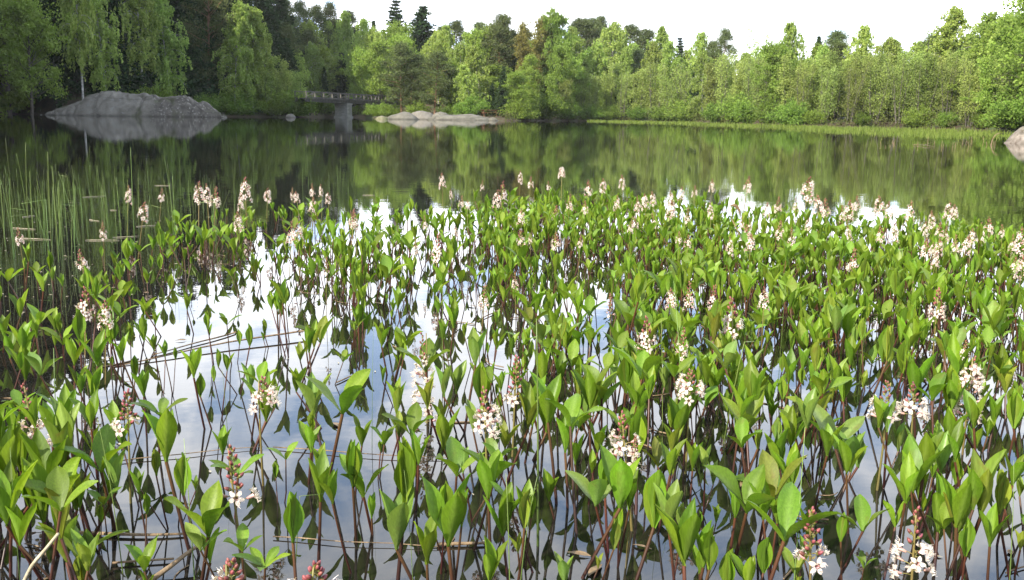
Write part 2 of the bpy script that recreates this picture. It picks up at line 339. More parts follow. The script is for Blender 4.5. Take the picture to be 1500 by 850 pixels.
# water: dark peaty lake with a faint ripple
m, t = mat('lake_water'); l = t.links.new; MT['water'] = m
o = N('ShaderNodeOutputMaterial', t); p = N('ShaderNodeBsdfPrincipled', t)
p.inputs['Base Color'].default_value = (0.012, 0.011, 0.008, 1); p.inputs['Roughness'].default_value = 0.012; p.inputs['IOR'].default_value = 1.40
tcw = N('ShaderNodeTexCoord', t); mpw = N('ShaderNodeMapping', t); mpw.inputs['Scale'].default_value = (0.55, 2.4, 1)
n1 = N('ShaderNodeTexNoise', t); n1.inputs['Scale'].default_value = 1.3; n1.inputs['Detail'].default_value = 3; n1.inputs['Roughness'].default_value = 0.55
mpv = N('ShaderNodeMapping', t); mpv.inputs['Scale'].default_value = (1, 1.6, 1)
n2 = N('ShaderNodeTexNoise', t); n2.inputs['Scale'].default_value = 9; n2.inputs['Detail'].default_value = 2
l(tcw.outputs['Object'], mpw.inputs[0]); l(mpw.outputs[0], n1.inputs['Vector']); l(tcw.outputs['Object'], mpv.inputs[0]); l(mpv.outputs[0], n2.inputs['Vector'])
b1 = N('ShaderNodeBump', t); b1.inputs['Strength'].default_value = 1.0; b1.inputs['Distance'].default_value = 0.0006
b2 = N('ShaderNodeBump', t); b2.inputs['Strength'].default_value = 1.0; b2.inputs['Distance'].default_value = 0.00014
l(n1.outputs['Fac'], b1.inputs['Height']); l(n2.outputs['Fac'], b2.inputs['Height']); l(b1.outputs[0], b2.inputs['Normal']); l(b2.outputs[0], p.inputs['Normal'])
l(p.outputs[0], o.inputs[0])

# ---------------------------------------------------------------- shore line, terrain and water
SHORE_PX = [(-140, 165.5), (0, 167.2), (55, 168.0), (110, 169.2), (330, 171.0), (430, 172), (500, 171.6), (560, 173.5), (740, 177), (880, 177.5), (1000, 179.5),
            (1080, 182.5), (1150, 185.0), (1230, 186.5), (1300, 187.5), (1380, 189.5), (1440, 191.5), (1500, 196), (1600, 210)]
sh = []
for x, y in SHORE_PX:
    q = at_z(x, y); sh.append((math.degrees(math.atan2(q[0], q[1])), math.hypot(q[0], q[1])))
sh = [(-180, 3.0), (-150, 3.0), (-120, 5), (-90, 18), (-60, 70), (-42, 105)] + sh + [(50, 18), (70, 10), (100, 4.5), (140, 3.0), (180, 3.0)]
SA = np.array([a for a, d in sh]); SD = np.array([d for a, d in sh])
def shore(theta_deg):
    return np.interp(theta_deg, SA, SD)
def ground_z(x, y):
    th = np.degrees(np.arctan2(x, y)); r = np.hypot(x, y); e = r - shore(th)
    z = np.where(e < 0, np.maximum(-0.6, e * 0.15), np.minimum(e * 0.25, 0.35) + np.maximum(e - 2, 0) * 0.035)
    left = np.clip((-th - 17) / 11, 0, 1) * np.clip((th + 118) / 25, 0, 1)          # hill on the left shore, added and raised to shade the trees there
    z = z + left * 40 * np.clip((e - 5) / 45, 0, 1) ** 1.1 + np.clip((-th - 29) / 7, 0, 1) * np.clip((th + 118) / 25, 0, 1) * 32 * np.clip((e - 6) / 32, 0, 1)
    mid = np.clip((-th + 2) / 18, 0, 1)
    z = z + mid * 9 * np.clip((e - 15) / 70, 0, 1)
    return np.minimum(z, 78)
nth, rad_ = 420, np.concatenate([[0.0], np.linspace(1, 30, 16), np.linspace(36, 280, 90), np.geomspace(300, 700, 9)])
TH = np.linspace(-180, 180, nth, endpoint=False)
rr, tt = np.meshgrid(rad_[1:], TH, indexing='ij')
X, Y = rr * np.sin(np.radians(tt)), rr * np.cos(np.radians(tt))
Z = ground_z(X, Y)
Z = Z + np.where(Z > 0.3, 0.25 * np.sin(X * 0.31) * np.cos(Y * 0.27) , 0)
v = np.concatenate([[[0, 0, -0.6]], np.stack([X, Y, Z], -1).reshape(-1, 3)])
nr = len(rad_) - 1
q = []
a = np.arange(nth); a2 = (a + 1) % nth
q.append(np.stack([np.zeros(nth, int), 1 + a2, 1 + a, 1 + a], -1))
for i in range(nr - 1):
    q.append(np.stack([1 + i * nth + a, 1 + i * nth + a2, 1 + (i + 1) * nth + a2, 1 + (i + 1) * nth + a], -1))
mb = MB(); mb.add(v, np.concatenate(q))
tag(mb.build('ground', MT['ground']), 'brown leaf-strewn forest floor around the lake', 'ground', kind='structure')
mb = MB(); g = 26
xs = np.concatenate([np.linspace(-260, 260, g)]); gx, gy = np.meshgrid(xs, xs + 60, indexing='ij')
ids = np.arange(g * g).reshape(g, g)
mb.add(np.stack([gx, gy, gx * 0], -1).reshape(-1, 3), np.stack([ids[:-1, :-1], ids[1:, :-1], ids[1:, 1:], ids[:-1, 1:]], -1).reshape(-1, 4))
tag(mb.build('water', MT['water']), 'still dark lake water mirroring trees and bright clouds', 'lake', kind='structure')

# ---------------------------------------------------------------- haze volume added to pale the far trees, standing for lens veil
mh = bpy.data.materials.new('haze'); mh.use_nodes = True; th_ = mh.node_tree; th_.nodes.clear()
oh = N('ShaderNodeOutputMaterial', th_); vh = N('ShaderNodeVolumePrincipled', th_); vh.inputs['Color'].default_value = (0.98, 0.97, 0.91, 1); vh.inputs['Density'].default_value = 0.00014
vh.inputs['Anisotropy'].default_value = 0.2; th_.links.new(vh.outputs[0], oh.inputs['Volume'])
mb = MB(); box(mb, (-720, -720, -1.8), (720, 720, 112)); tag(mb.build('haze', mh, smooth=False), 'thin pale haze volume added to lighten the far trees', 'haze', kind='stuff')

# ---------------------------------------------------------------- trees
def unit(v): v = np.asarray(v, float); return v / (np.linalg.norm(v) + 1e-12)
def bent(p0, d0, length, sag, n=5, wob=0.05, rg=rng):
    d = unit(d0); pts = [np.asarray(p0, float)]
    for i in range(n):
        d = unit(d + np.array([0, 0, -sag / n]) + rg.normal(size=3) * wob)
        pts.append(pts[-1] + d * length / n)
    return np.array(pts)
def along(pts, u):
    x = u * (len(pts) - 1); i = min(int(x), len(pts) - 2); f = x - i
    return pts[i] * (1 - f) + pts[i + 1] * f

def trunk_pts(H, lean=0.02, wob=0.02, rg=rng, n=10):
    d = unit([rg.normal() * lean, rg.normal() * lean, 1]); pts = [np.array([0, 0, -0.4])]
    for i in range(n):
        d = unit(d + np.array([rg.normal() * wob, rg.normal() * wob, 0.05])); pts.append(pts[-1] + d * (H + 0.4) / n)
    return np.array(pts)

def tree_birch(seed, n_br=58, low=0.16, width=0.21, leafn=14):
    rg = np.random.default_rng(seed); H = 10.0; tr = MB(); cr = MB()
    tp = trunk_pts(H, 0.04, 0.045, rg); tube(tr, tp, np.linspace(0.115, 0.012, len(tp)), 6)
    P = []; D = []
    for k in range(n_br):
        u = low + (1 - low) * (k + rg.uniform(-.4, .4)) / n_br; u = min(max(u, low), 0.985)
        prof = width * H * (math.sin(math.pi * min(1, (u - low * 0.5) / (1 - low * .5)) ** 0.75) ** 0.8 * 0.9 + 0.12) * rg.uniform(0.6, 1.2)
        az = k * 2.4 + rg.uniform(-.5, .5)
        p0 = along(tp, u); b = bent(p0, [math.cos(az), math.sin(az), 1.1], prof * 1.25, 1.7, 6, 0.10, rg)
        tube(tr, b, np.linspace(0.03, 0.006, len(b)) * (1.2 - u * .6), 4, cap=False)
        for s in range(17):
            q0 = along(b, rg.uniform(0.2, 1.05)) + rg.normal(size=3) * 0.16
            ln = rg.uniform(0.25, 1.05) * (1.15 - u * 0.6)
            n = int(leafn * (0.5 + ln))
            z = np.linspace(0, 1, n)[:, None]
            st = q0 + np.concatenate([rg.normal(size=2) * 0.12, [-ln]]) * z + rg.normal(size=(n, 3)) * 0.055
            P.append(st)
    P = np.concatenate(P); leaf_cloud(cr, P, 0.20, 0.66, 0.4, rg=rg)
    return tr, cr

def tree_broad(seed, low=0.15, width=0.30, n_br=36, clump=0.62, nl=78, H=10.0, fork=0.5):
    rg = np.random.default_rng(seed); tr = MB(); cr = MB()
    tp = trunk_pts(H * 0.92, 0.03, 0.05, rg); tube(tr, tp, np.linspace(0.19, 0.02, len(tp)), 6)
    P = []
    for k in range(n_br):
        u = low + (0.98 - low) * (k / n_br); az = k * 2.4 + rg.uniform(-.6, .6)
        prof = width * H * (math.sin(math.pi * ((u - low) / (1 - low) * 0.8 + 0.2)) ** 0.7 + 0.1) * rg.uniform(0.55, 1.2)
        b = bent(along(tp, u), [math.cos(az), math.sin(az), 0.6 + u], prof * 1.15, 0.2, 5, 0.16, rg)
        tube(tr, b, np.linspace(0.05, 0.01, len(b)) * (1.3 - u), 4, cap=False)
        for s in range(5):
            q0 = along(b, rg.uniform(0.35, 1.0)); d = rg.normal(size=3); d[2] = abs(d[2]) * 0.5
            b2 = bent(q0, d, prof * 0.35, 0.3, 3, 0.2, rg); tube(tr, b2, np.linspace(0.015, 0.004, len(b2)), 3, cap=False)
            c = b2[-1]; r = clump * rg.uniform(0.6, 1.25)
            pt = rg.normal(size=(nl, 3)) * np.array([0.5, 0.5, 0.34]) * r + c
            P.append(pt)
    P = np.concatenate(P); leaf_cloud(cr, P, 0.22, 0.75, 0.1, rg=rg)
    return tr, cr

def tree_alder(seed, stems=5, H=10.0, spread=1.1, nl=20, low=0.12, leaf=0.19, br=28, rb=0.08):
    """slender upright stems from one stool with thin ascending twigs and loose foliage"""
    rg = np.random.default_rng(seed); tr = MB(); cr = MB(); P = []
    for s in range(stems):
        a = s * 2.4 + rg.uniform(-.5, .5); h = H * rg.uniform(0.72, 1.0) if s else H
        base = np.array([math.cos(a), math.sin(a), 0]) * spread * 0.25
        d = np.array([math.cos(a) * 0.10 * spread, math.sin(a) * 0.10 * spread, 1])
        tp = bent(base + np.array([0, 0, -0.3]), d, h, -0.15, 9, 0.035, rg); tube(tr, tp, np.linspace(rb, 0.012, len(tp)), 5)
        for k in range(br):
            u = low + (0.98 - low) * rg.uniform() ** 0.85; az = rg.uniform(0, 6.28)
            ln = H * 0.15 * (1.15 - u * 0.75) * rg.uniform(0.5, 1.25)
            b = bent(along(tp, u), [math.cos(az), math.sin(az), 1.0], ln, 0.35, 4, 0.14, rg)
            tube(tr, b, np.linspace(0.02, 0.005, len(b)), 3, cap=False)
            for j in range(4):
                c = along(b, rg.uniform(0.3, 1.0)); P.append(rg.normal(size=(int(nl * 0.55) + 3, 3)) * np.array([0.26, 0.26, 0.30]) + c)
    P = np.concatenate(P); leaf_cloud(cr, P, leaf, 0.7, 0.05, rg=rg)
    return tr, cr

def tree_spruce(seed, tiers=30, per=9, width=0.17):
    rg = np.random.default_rng(seed); H = 10.0; tr = MB(); cr = MB()
    tp = trunk_pts(H, 0.01, 0.01, rg); tube(tr, tp, np.linspace(0.15, 0.012, len(tp)), 6)
    P = []
    for i in range(tiers):
        u = 0.06 + 0.93 * (i / tiers) ** 0.92; R_ = width * H * (1 - u) ** 0.85 + 0.10
        for k in range(per if u < .8 else 6):
            az = k * 6.283 / per + i * 0.7 + rg.uniform(-.3, .3); ln = R_ * rg.uniform(0.65, 1.15)
            b = bent(along(tp, u), [math.cos(az), math.sin(az), 0.15 + 0.5 * u], ln, 0.75 * (1 - u), 4, 0.08, rg)
            tube(tr, b, np.linspace(0.02, 0.004, len(b)), 3, cap=False)
            n = int(18 + 34 * ln)
            uu = rg.uniform(0.12, 1.0, n); pt = np.array([along(b, x) for x in uu])
            pt += rg.normal(size=(n, 3)) * np.array([0.12, 0.12, 0.06]) * (0.6 + ln * .4); pt[:, 2] -= rg.uniform(0, 0.2, n) * ln
            P.append(pt)
    P = np.concatenate(P); leaf_cloud(cr, P, 0.27, 0.42, 0.45, rg=rg)
    return tr, cr

def tree_pine(seed, low=0.36, width=0.22, n_br=42):
    rg = np.random.default_rng(seed); H = 10.0; tr = MB(); cr = MB()
    tp = trunk_pts(H, 0.03, 0.03, rg); tube(tr, tp, np.linspace(0.16, 0.03, len(tp)), 6)
    P = []
    for k in range(n_br):
        u = low + (0.99 - low) * (k / n_br); az = k * 2.4 + rg.uniform(-.7, .7); v = (u - low) / (1 - low)
        prof = width * H * (0.35 + 0.9 * math.sin(math.pi * (0.15 + 0.8 * v))) * (1 - 0.65 * v ** 3) * rg.uniform(0.5, 1.15)
        b = bent(along(tp, u), [math.cos(az), math.sin(az), 0.25 + 0.6 * v], prof, 0.0, 4, 0.18, rg)
        tube(tr, b, np.linspace(0.045, 0.01, len(b)), 4, cap=False)
        for s in range(5):
            c = along(b, rg.uniform(0.4, 1.02)) + rg.normal(size=3) * 0.14
            n = 72; P.append(rg.normal(size=(n, 3)) * np.array([0.34, 0.34, 0.20]) * (0.75 + rg.uniform(0, .5)) + c)
    P = np.concatenate(P); leaf_cloud(cr, P, 0.20, 0.36, -0.1, rg=rg)
    return tr, cr

def tree_bush(seed, W=1.0):
    """round bush of many stems from one foot; height 3"""
    rg = np.random.default_rng(seed); tr = MB(); cr = MB(); P = []
    for s in range(46):
        a = rg.uniform(0, 6.28); sl = rg.uniform(0, 1.0) ** 0.7
        d = np.array([math.cos(a) * sl * W, math.sin(a) * sl * W, 1.05]); ln = 3.0 * rg.uniform(0.6, 1.0) / math.hypot(1, sl * .35)
        b = bent([math.cos(a) * .12, math.sin(a) * .12, -0.1], d, ln, 0.55 * sl, 6, 0.10, rg); tube(tr, b, np.linspace(0.028, 0.006, len(b)), 3, cap=False)
        for j in range(9):
            c = along(b, rg.uniform(0.22, 1.0)); P.append(rg.normal(size=(20, 3)) * 0.2 + c)
    P = np.concatenate(P); P[:, 2] = np.maximum(P[:, 2], 0.05); leaf_cloud(cr, P, 0.15, 0.65, 0.0, rg=rg)
    return tr, cr

PROTO = {}
def proto(kind, gens, trunk_m, crown_m, H, tname, base):
    for k, (t_, c_) in enumerate(gens):
        PROTO.setdefault(kind, []).append((t_.mesh(base + '_trunk', MT[trunk_m]), c_.mesh(base + '_crown', MT[crown_m], smooth=False), H, tname))
proto('birch', [tree_birch(1), tree_birch(2, 54, 0.22, 0.18), tree_birch(3, 64, 0.12, 0.25), tree_birch(31, 60, 0.14, 0.22), tree_birch(33, 52, 0.30, 0.17)], 'bark_birch', 'birch', 10.0, 'birch_tree', 'birch')
proto('broad', [tree_broad(4), tree_broad(5, 0.10, 0.26, 38, 0.62), tree_broad(6, 0.2, 0.34, 36, 0.7)], 'bark_dark', 'broad', 9.6, 'maple_tree', 'maple')
proto('alder', [tree_alder(7), tree_alder(8, 5, nl=7, leaf=.16), tree_alder(9, 4, nl=22, br=22), tree_alder(10, 6, spread=1.6, nl=9)], 'bark_alder', 'alder', 10.0, 'alder_tree', 'alder')
proto('aspen', [tree_alder(12, 3, spread=.7, nl=36, low=0.3, br=34), tree_alder(13, 2, spread=.5, nl=36, low=0.3, br=40)], 'bark_alder', 'aspen', 10.0, 'aspen_tree', 'aspen')
proto('thin', [tree_alder(14, 1, spread=.3, nl=10, low=0.3, br=30)], 'bark_alder', 'birch', 10.0, 'sapling_tree', 'sapling')
proto('spruce', [tree_spruce(15), tree_spruce(16, 26, 8, 0.15), tree_spruce(17, 30, 9, 0.21)], 'bark_dark', 'spruce', 10.0, 'spruce_tree', 'spruce')
proto('pine', [tree_pine(18), tree_pine(19, 0.22, 0.23, 46), tree_pine(20, 0.45, 0.20, 38)], 'bark_pine', 'pine', 10.0, 'pine_tree', 'pine')
proto('bush', [tree_bush(21), tree_bush(22, 1.4), tree_bush(23, 0.8)], 'bark_dark', 'willow', 3.0, 'willow_bush', 'willow')

TREES = []
def tree(kind, px, top, extra, wide=1.0, note=None, var=None):
    """px: column of the foot, top: row of the top, extra: metres behind the water's edge there"""
    d0 = ray(px, 175); th = math.degrees(math.atan2(d0[0], d0[1])); D = float(shore(th)) + extra
    x, y = D * math.sin(math.radians(th)), D * math.cos(math.radians(th)); z = float(ground_z(x, y))
    ztop = at_dist(px, top, D)[2]
    ps = PROTO[kind]; k = (len(TREES) * 7 + 3) % len(ps) if var is None else var
    tm, cm, H, nm = ps[k]
    s = (ztop - z) / H
    sw = s * wide * random.uniform(0.9, 1.12)
    e = empty(nm, (x, y, z - 0.05), random.uniform(0, 6.28), (sw, sw, s))
    link('trunk', tm, e); link('crown', cm, e)
    TREES.append((e, kind, px, top, extra, note))
    return e

# ---- left shore, in the shade of the hill
for a in [(-18, -70, 1), (14, -55, -4), (46, 8, -8)]: tree('broad', *a, wide=.85)
for a in [(124, -150, 6, .55), (160, -45, 8, 0.75), (212, -75, 7, .8), (252, -30, 8, 1.0), (345, 2, 4, .9), (372, 12, 6, 1.0), (395, 45, 5, .9)]: tree('birch', *a[:3], wide=a[3], var=4 if a[0] in (124, 212) else 1)
for a in [(308, -60, 8, .9), (72, -90, 12, 1.0)]: tree('pine', *a[:3], wide=a[3], var=1)
for a in [(25, -120, 14), (60, -100, 22), (92, -110, 10), (112, -60, 16), (150, -140, 18), (188, -130, 14), (225, -120, 20), (268, -130, 13), (290, -100, 22), (330, -110, 15), (352, -70, 20), (385, -40, 24), (412, -20, 30)]: tree('spruce', *a, wide=1.25)
for a in [(415, 85, 4), (396, 110, 3), (432, 100, 6), (5, 100, 2)]: tree('alder', *a, wide=1.4)
for a in [(225, 118, 4), (300, 132, 3), (345, 128, 2), (400, 140, 1.2), (20, 140, 1)]: tree('bush', *a, wide=1.2)
# ---- behind the bridge
for a in [(398, -14, 44, .85), (424, -4, 48, .8), (446, 2, 50, .8), (470, 8, 44, .85), (488, 4, 58, .8), (512, 16, 52, .85), (455, 45, 30, .8)]: tree('pine', *a[:3], wide=a[3], var=1)
for a in [(480, 30, 40, .9), (455, 62, 22, 1.0), (436, 70, 16, 1.0), (502, 16, 34, .9), (530, 25, 32, .95), (512, 60, 24, .9), (546, 40, 38, .9), (556, 48, 30, 1.0)]: tree('birch', *a[:3], wide=a[3])
for a in [(583, -3, 60, 1.8), (612, 6, 58, 2.1), (548, 28, 62, .9), (430, 20, 40, 1.1), (565, 42, 60, .8), (500, 75, 16, 1.2), (476, 95, 12, 1.1)]: tree('spruce', *a[:3], wide=a[3])
for a in [(575, 38, 44, .9), (592, 52, 30, .9), (560, 62, 22, .9), (535, 75, 16, .8)]: tree('broad', *a[:3], wide=a[3])
for a in [(470, 128, 10), (556, 146, 3), (422, 122, 2), (434, 136, 0.8), (520, 152, 8), (480, 148, 14)]: tree('bush', *a, wide=1.4)
# ---- behind the pale shore rocks
for a in [(588, 64, 3, 1.15), (612, 80, 6, 1.1), (637, 76, 4, 1.2), (602, 95, 3, 1.0)]: tree('pine', *a[:3], wide=a[3], var=1)
for a in [(627, 44, 34, .95), (657, 36, 30, 1.0), (672, 62, 18, 1.05), (642, 62, 22, .9), (706, 66, 14, 1.1), (690, 95, 8, 1.2)]: tree('birch', *a[:3], wide=a[3])
for a in [(692, 44, 26), (712, 42, 30), (660, 88, 10)]: tree('broad', *a, wide=.75)
for a in [(672, 30, 50, .95), (700, 34, 55, .9), (726, 22, 30, 1.0), (740, 34, 40, .9), (648, 40, 55, .8)]: tree('pine', *a[:3], wide=a[3])
for a in [(735, 95, 10), (640, 46, 60), (720, 120, 14)]: tree('spruce', *a, wide=1.2)
for a in [(615, 145, 3), (655, 150, 2.5), (672, 148, 3), (690, 135, 5), (575, 148, 2)]: tree('bush', *a, wide=1.1)
# ---- centre of the far shore
for a in [(763, 28, 22, 1.0), (785, 34, 26, 1.0), (796, 22, 20, 1.0), (775, 48, 16, .9)]: tree('aspen', *a[:3], wide=a[3])
for a in [(808, 16, 18, .72), (775, 82, 5, .85), (815, 70, 6, .8), (760, 105, 3, 1.0), (838, 85, 6, .8)]: tree('broad', *a[:3], wide=a[3])
for a in [(832, 38, 24, .95), (895, 32, 20, 1.1), (965, 40, 20, 1.1), (1010, 46, 18, 1.0), (985, 62, 12, 1.0), (950, 60, 14, 1.0), (1030, 75, 8, .9), (915, 70, 10, .9), (870, 62, 14, .9)]: tree('birch', *a[:3], wide=a[3])
for a in [(845, 30, 45, .9), (868, 28, 42, 1.1), (880, 24, 48, .9), (920, 38, 40, 1.0), (936, 44, 44, .9), (1054, 42, 30, .75), (1040, 62, 28, .8), (900, 50, 30, .9), (752, 44, 34, .9)]: tree('pine', *a[:3], wide=a[3])
for a in [(1020, 88, 10), (825, 55, 40), (990, 52, 45), (925, 92, 12)]: tree('spruce', *a, wide=1.3)
for a in [(850, 95, 4), (868, 108, 2.5), (890, 88, 5), (912, 105, 3), (935, 96, 4), (958, 88, 5), (978, 108, 2.5), (1000, 92, 5), (1042, 85, 6), (1062, 75, 7), (1080, 88, 5), (1098, 80, 5), (828, 112, 2)]: tree('alder', *a, wide=1.05)
for a in [(765, 135, 1.5), (795, 128, 2), (830, 140, 1.5), (865, 148, 1), (895, 150, 1), (935, 152, 1), (1004, 134, 0.5), (1050, 145, 1), (1082, 128, 1), (970, 150, 1.2)]: tree('bush', *a, wide=1.15)
# ---- right of the far shore
for a in [(1108, 32, 14, .8), (1117, 40, 10, .8), (1342, 36, 16, .9), (1090, 55, 12, .9)]: tree('thin', *a[:3], wide=a[3])
for a in [(1135, 62, 4, .85), (1480, 18, 10, .8), (1502, 8, 5, 1.0), (1540, -15, 3, 1.1), (1455, 60, 5, .8)]: tree('broad', *a[:3], wide=a[3])
for a in [(1165, 30, 12, .95), (1252, 36, 14, .95), (1292, 54, 12, .9), (1385, 12, 14, 1.2), (1418, 16, 12, 1.1), (1455, 20, 12, 1.0), (1305, 60, 12, .9), (1205, 66, 10, .9)]: tree('birch', *a[:3], wide=a[3])
for a in [(1148, 44, 26, .8), (1188, 50, 24, .9)]: tree('spruce', *a[:3], wide=a[3])
for a in [(1216, 46, 20, .9), (1362, 50, 18, .9), (1440, 42, 20, .9)]: tree('pine', *a[:3], wide=a[3])
for a in [(1120, 80, 4), (1155, 78, 4), (1172, 88, 3), (1190, 76, 6), (1208, 92, 2.5), (1226, 70, 6), (1245, 84, 3), (1262, 72, 6), (1280, 88, 3), (1298, 74, 6), (1316, 80, 3), (1332, 66, 6), (1350, 84, 3), (1368, 72, 5), (1386, 84, 3), (1402, 70, 6), (1420, 82, 3), (1438, 74, 5), (1472, 70, 4), (1500, 60, 6)]: tree('alder', *a, wide=1.05)
for a in [(1100, 140, .3), (1128, 132, .8), (1158, 138, 1), (1192, 155, 1), (1262, 160, 1), (1345, 148, 1), (1384, 158, 1), (1440, 156, 1), (1472, 140, 1.5), (1497, 125, 1.5)]: tree('bush', *a, wide=random.uniform(.9, 1.3))
# ---- a second rank on the right so that no gap opens behind the alders
for x in range(1085, 1500, 34): tree('alder', x + random.randint(-8, 8), random.randint(70, 92), random.uniform(9, 13), wide=1.2)

# ---- the wood behind: nothing but trees as far as one can see between the trunks
SKY_X = [-30, 340, 420, 470, 520, 560, 600, 625, 660, 700, 730, 800, 830, 880, 940, 985, 1050, 1090, 1160, 1250, 1300, 1370, 1420, 1500, 1560]
SKY_Y = [-140, -60, 0, 14, 26, 40, 30, 46, 46, 44, 34, 36, 44, 40, 52, 60, 52, 54, 50, 52, 56, 40, 34, 16, 0]
for i, x in enumerate(range(-20, 1540, 17)):
    ty = float(np.interp(x, SKY_X, SKY_Y)); z_ = i % 5
    if x < 430: k = ('spruce', 'pine', 'spruce', 'spruce', 'spruce')[z_]; ex = random.uniform(12, 34)
    elif x < 760: k = ('pine', 'birch', 'spruce', 'birch', 'pine')[z_]; ex = random.uniform(32, 60)
    elif x < 1080: k = ('birch', 'pine', 'broad', 'pine', 'birch')[z_]; ex = random.uniform(22, 40)
    else: k = ('birch', 'alder', 'broad', 'pine', 'birch')[z_]; ex = random.uniform(12, 26)
    tree(k, x + random.randint(-6, 6), ty + random.uniform(6, 40), ex, wide=0.9 if k == 'pine' else 1.15)
    tree(('spruce', 'broad', 'alder')[i % 3] if x > 430 else 'spruce', x + 8 + random.randint(-6, 6), ty + random.uniform(40, 75), ex * .7, wide=1.5)

# ---- spruces up the added shading hill on the left, mirrored in the dark corner of the lake
for i, x in enumerate(range(-520, 330, 24)):
    for ex in (34 + (i * 7) % 9, 52 + (i * 5) % 9, 72):
        d0 = ray(x, 175); th = math.degrees(math.atan2(d0[0], d0[1])); D = float(shore(th)) + ex
        x_, y_ = D * math.sin(math.radians(th)), D * math.cos(math.radians(th)); top_ = proj((x_, y_, float(ground_z(x_, y_)) + random.uniform(13, 19)))
        tree('spruce', x, top_[1], ex, wide=1.5)

# ---- labels of the trees: kind, then order from the left inside its stretch of shore
ORD = ['first', 'second', 'third', 'fourth', 'fifth', 'sixth', 'seventh', 'eighth', 'ninth', 'tenth', 'eleventh', 'twelfth', 'thirteenth',
       'fourteenth', 'fifteenth', 'sixteenth', 'seventeenth', 'eighteenth', 'nineteenth', 'twentieth']
def nth_(i):
    if i < 20: return ORD[i]
    tens = ['', '', 'twenty', 'thirty', 'forty', 'fifty', 'sixty', 'seventy', 'eighty', 'ninety']
    n = i + 1
    return ('%s-%s' % (tens[n // 10], ORD[n % 10 - 1])) if n % 10 else tens[n // 10][:-1] + 'ieth'
ZONES = [(-900, 66, 'before the grey outcrop', 'left'), (66, 335, 'behind the large grey rock outcrop', 'left'), (335, 434, 'between outcrop and footbridge', 'left'),
         (434, 566, 'behind the footbridge', 'left'), (566, 742, 'behind the pale shore rocks', 'left'), (742, 905, 'beyond the picnic table', 'left'),
         (905, 1100, 'on the middle shore', 'left'), (1100, 1300, 'behind the sedge strip', 'left'), (1300, 1700, 'towards the pink boulder', 'left')]
LOOK = {'birch': ('pale green drooping birch', 'birch tree'), 'broad': ('bright green full-crowned maple', 'maple tree'), 'alder': ('loose many-stemmed olive alder', 'alder tree'),
        'aspen': ('brownish budding aspen', 'aspen tree'), 'thin': ('thin half-bare sapling', 'sapling'), 'spruce': ('dark pointed spruce', 'spruce tree'),
        'pine': ('dull green round-topped pine', 'pine tree'), 'bush': ('low round willow bush', 'bush')}
for x0, x1, zn, _s in ZONES:
    for k in LOOK:
        ts = sorted([t_ for t_ in TREES if t_[1] == k and x0 <= t_[2] < x1], key=lambda t_: t_[2])
        for i, t_ in enumerate(ts):
            if len(ts) == 1: lab = 'only %s %s' % (LOOK[k][0], zn)
            elif t_ is min(ts, key=lambda q_: q_[3]): lab = 'tallest %s %s' % (LOOK[k][0], zn)
            else: lab = '%s %s from the left %s' % (nth_(i), LOOK[k][0], zn)
            tag(t_[0], lab, LOOK[k][1], {'bush': 'willow bushes along the far shore'}.get(k, k.replace('broad', 'maple').replace('thin', 'sapling') + ' trees of the far shore'))

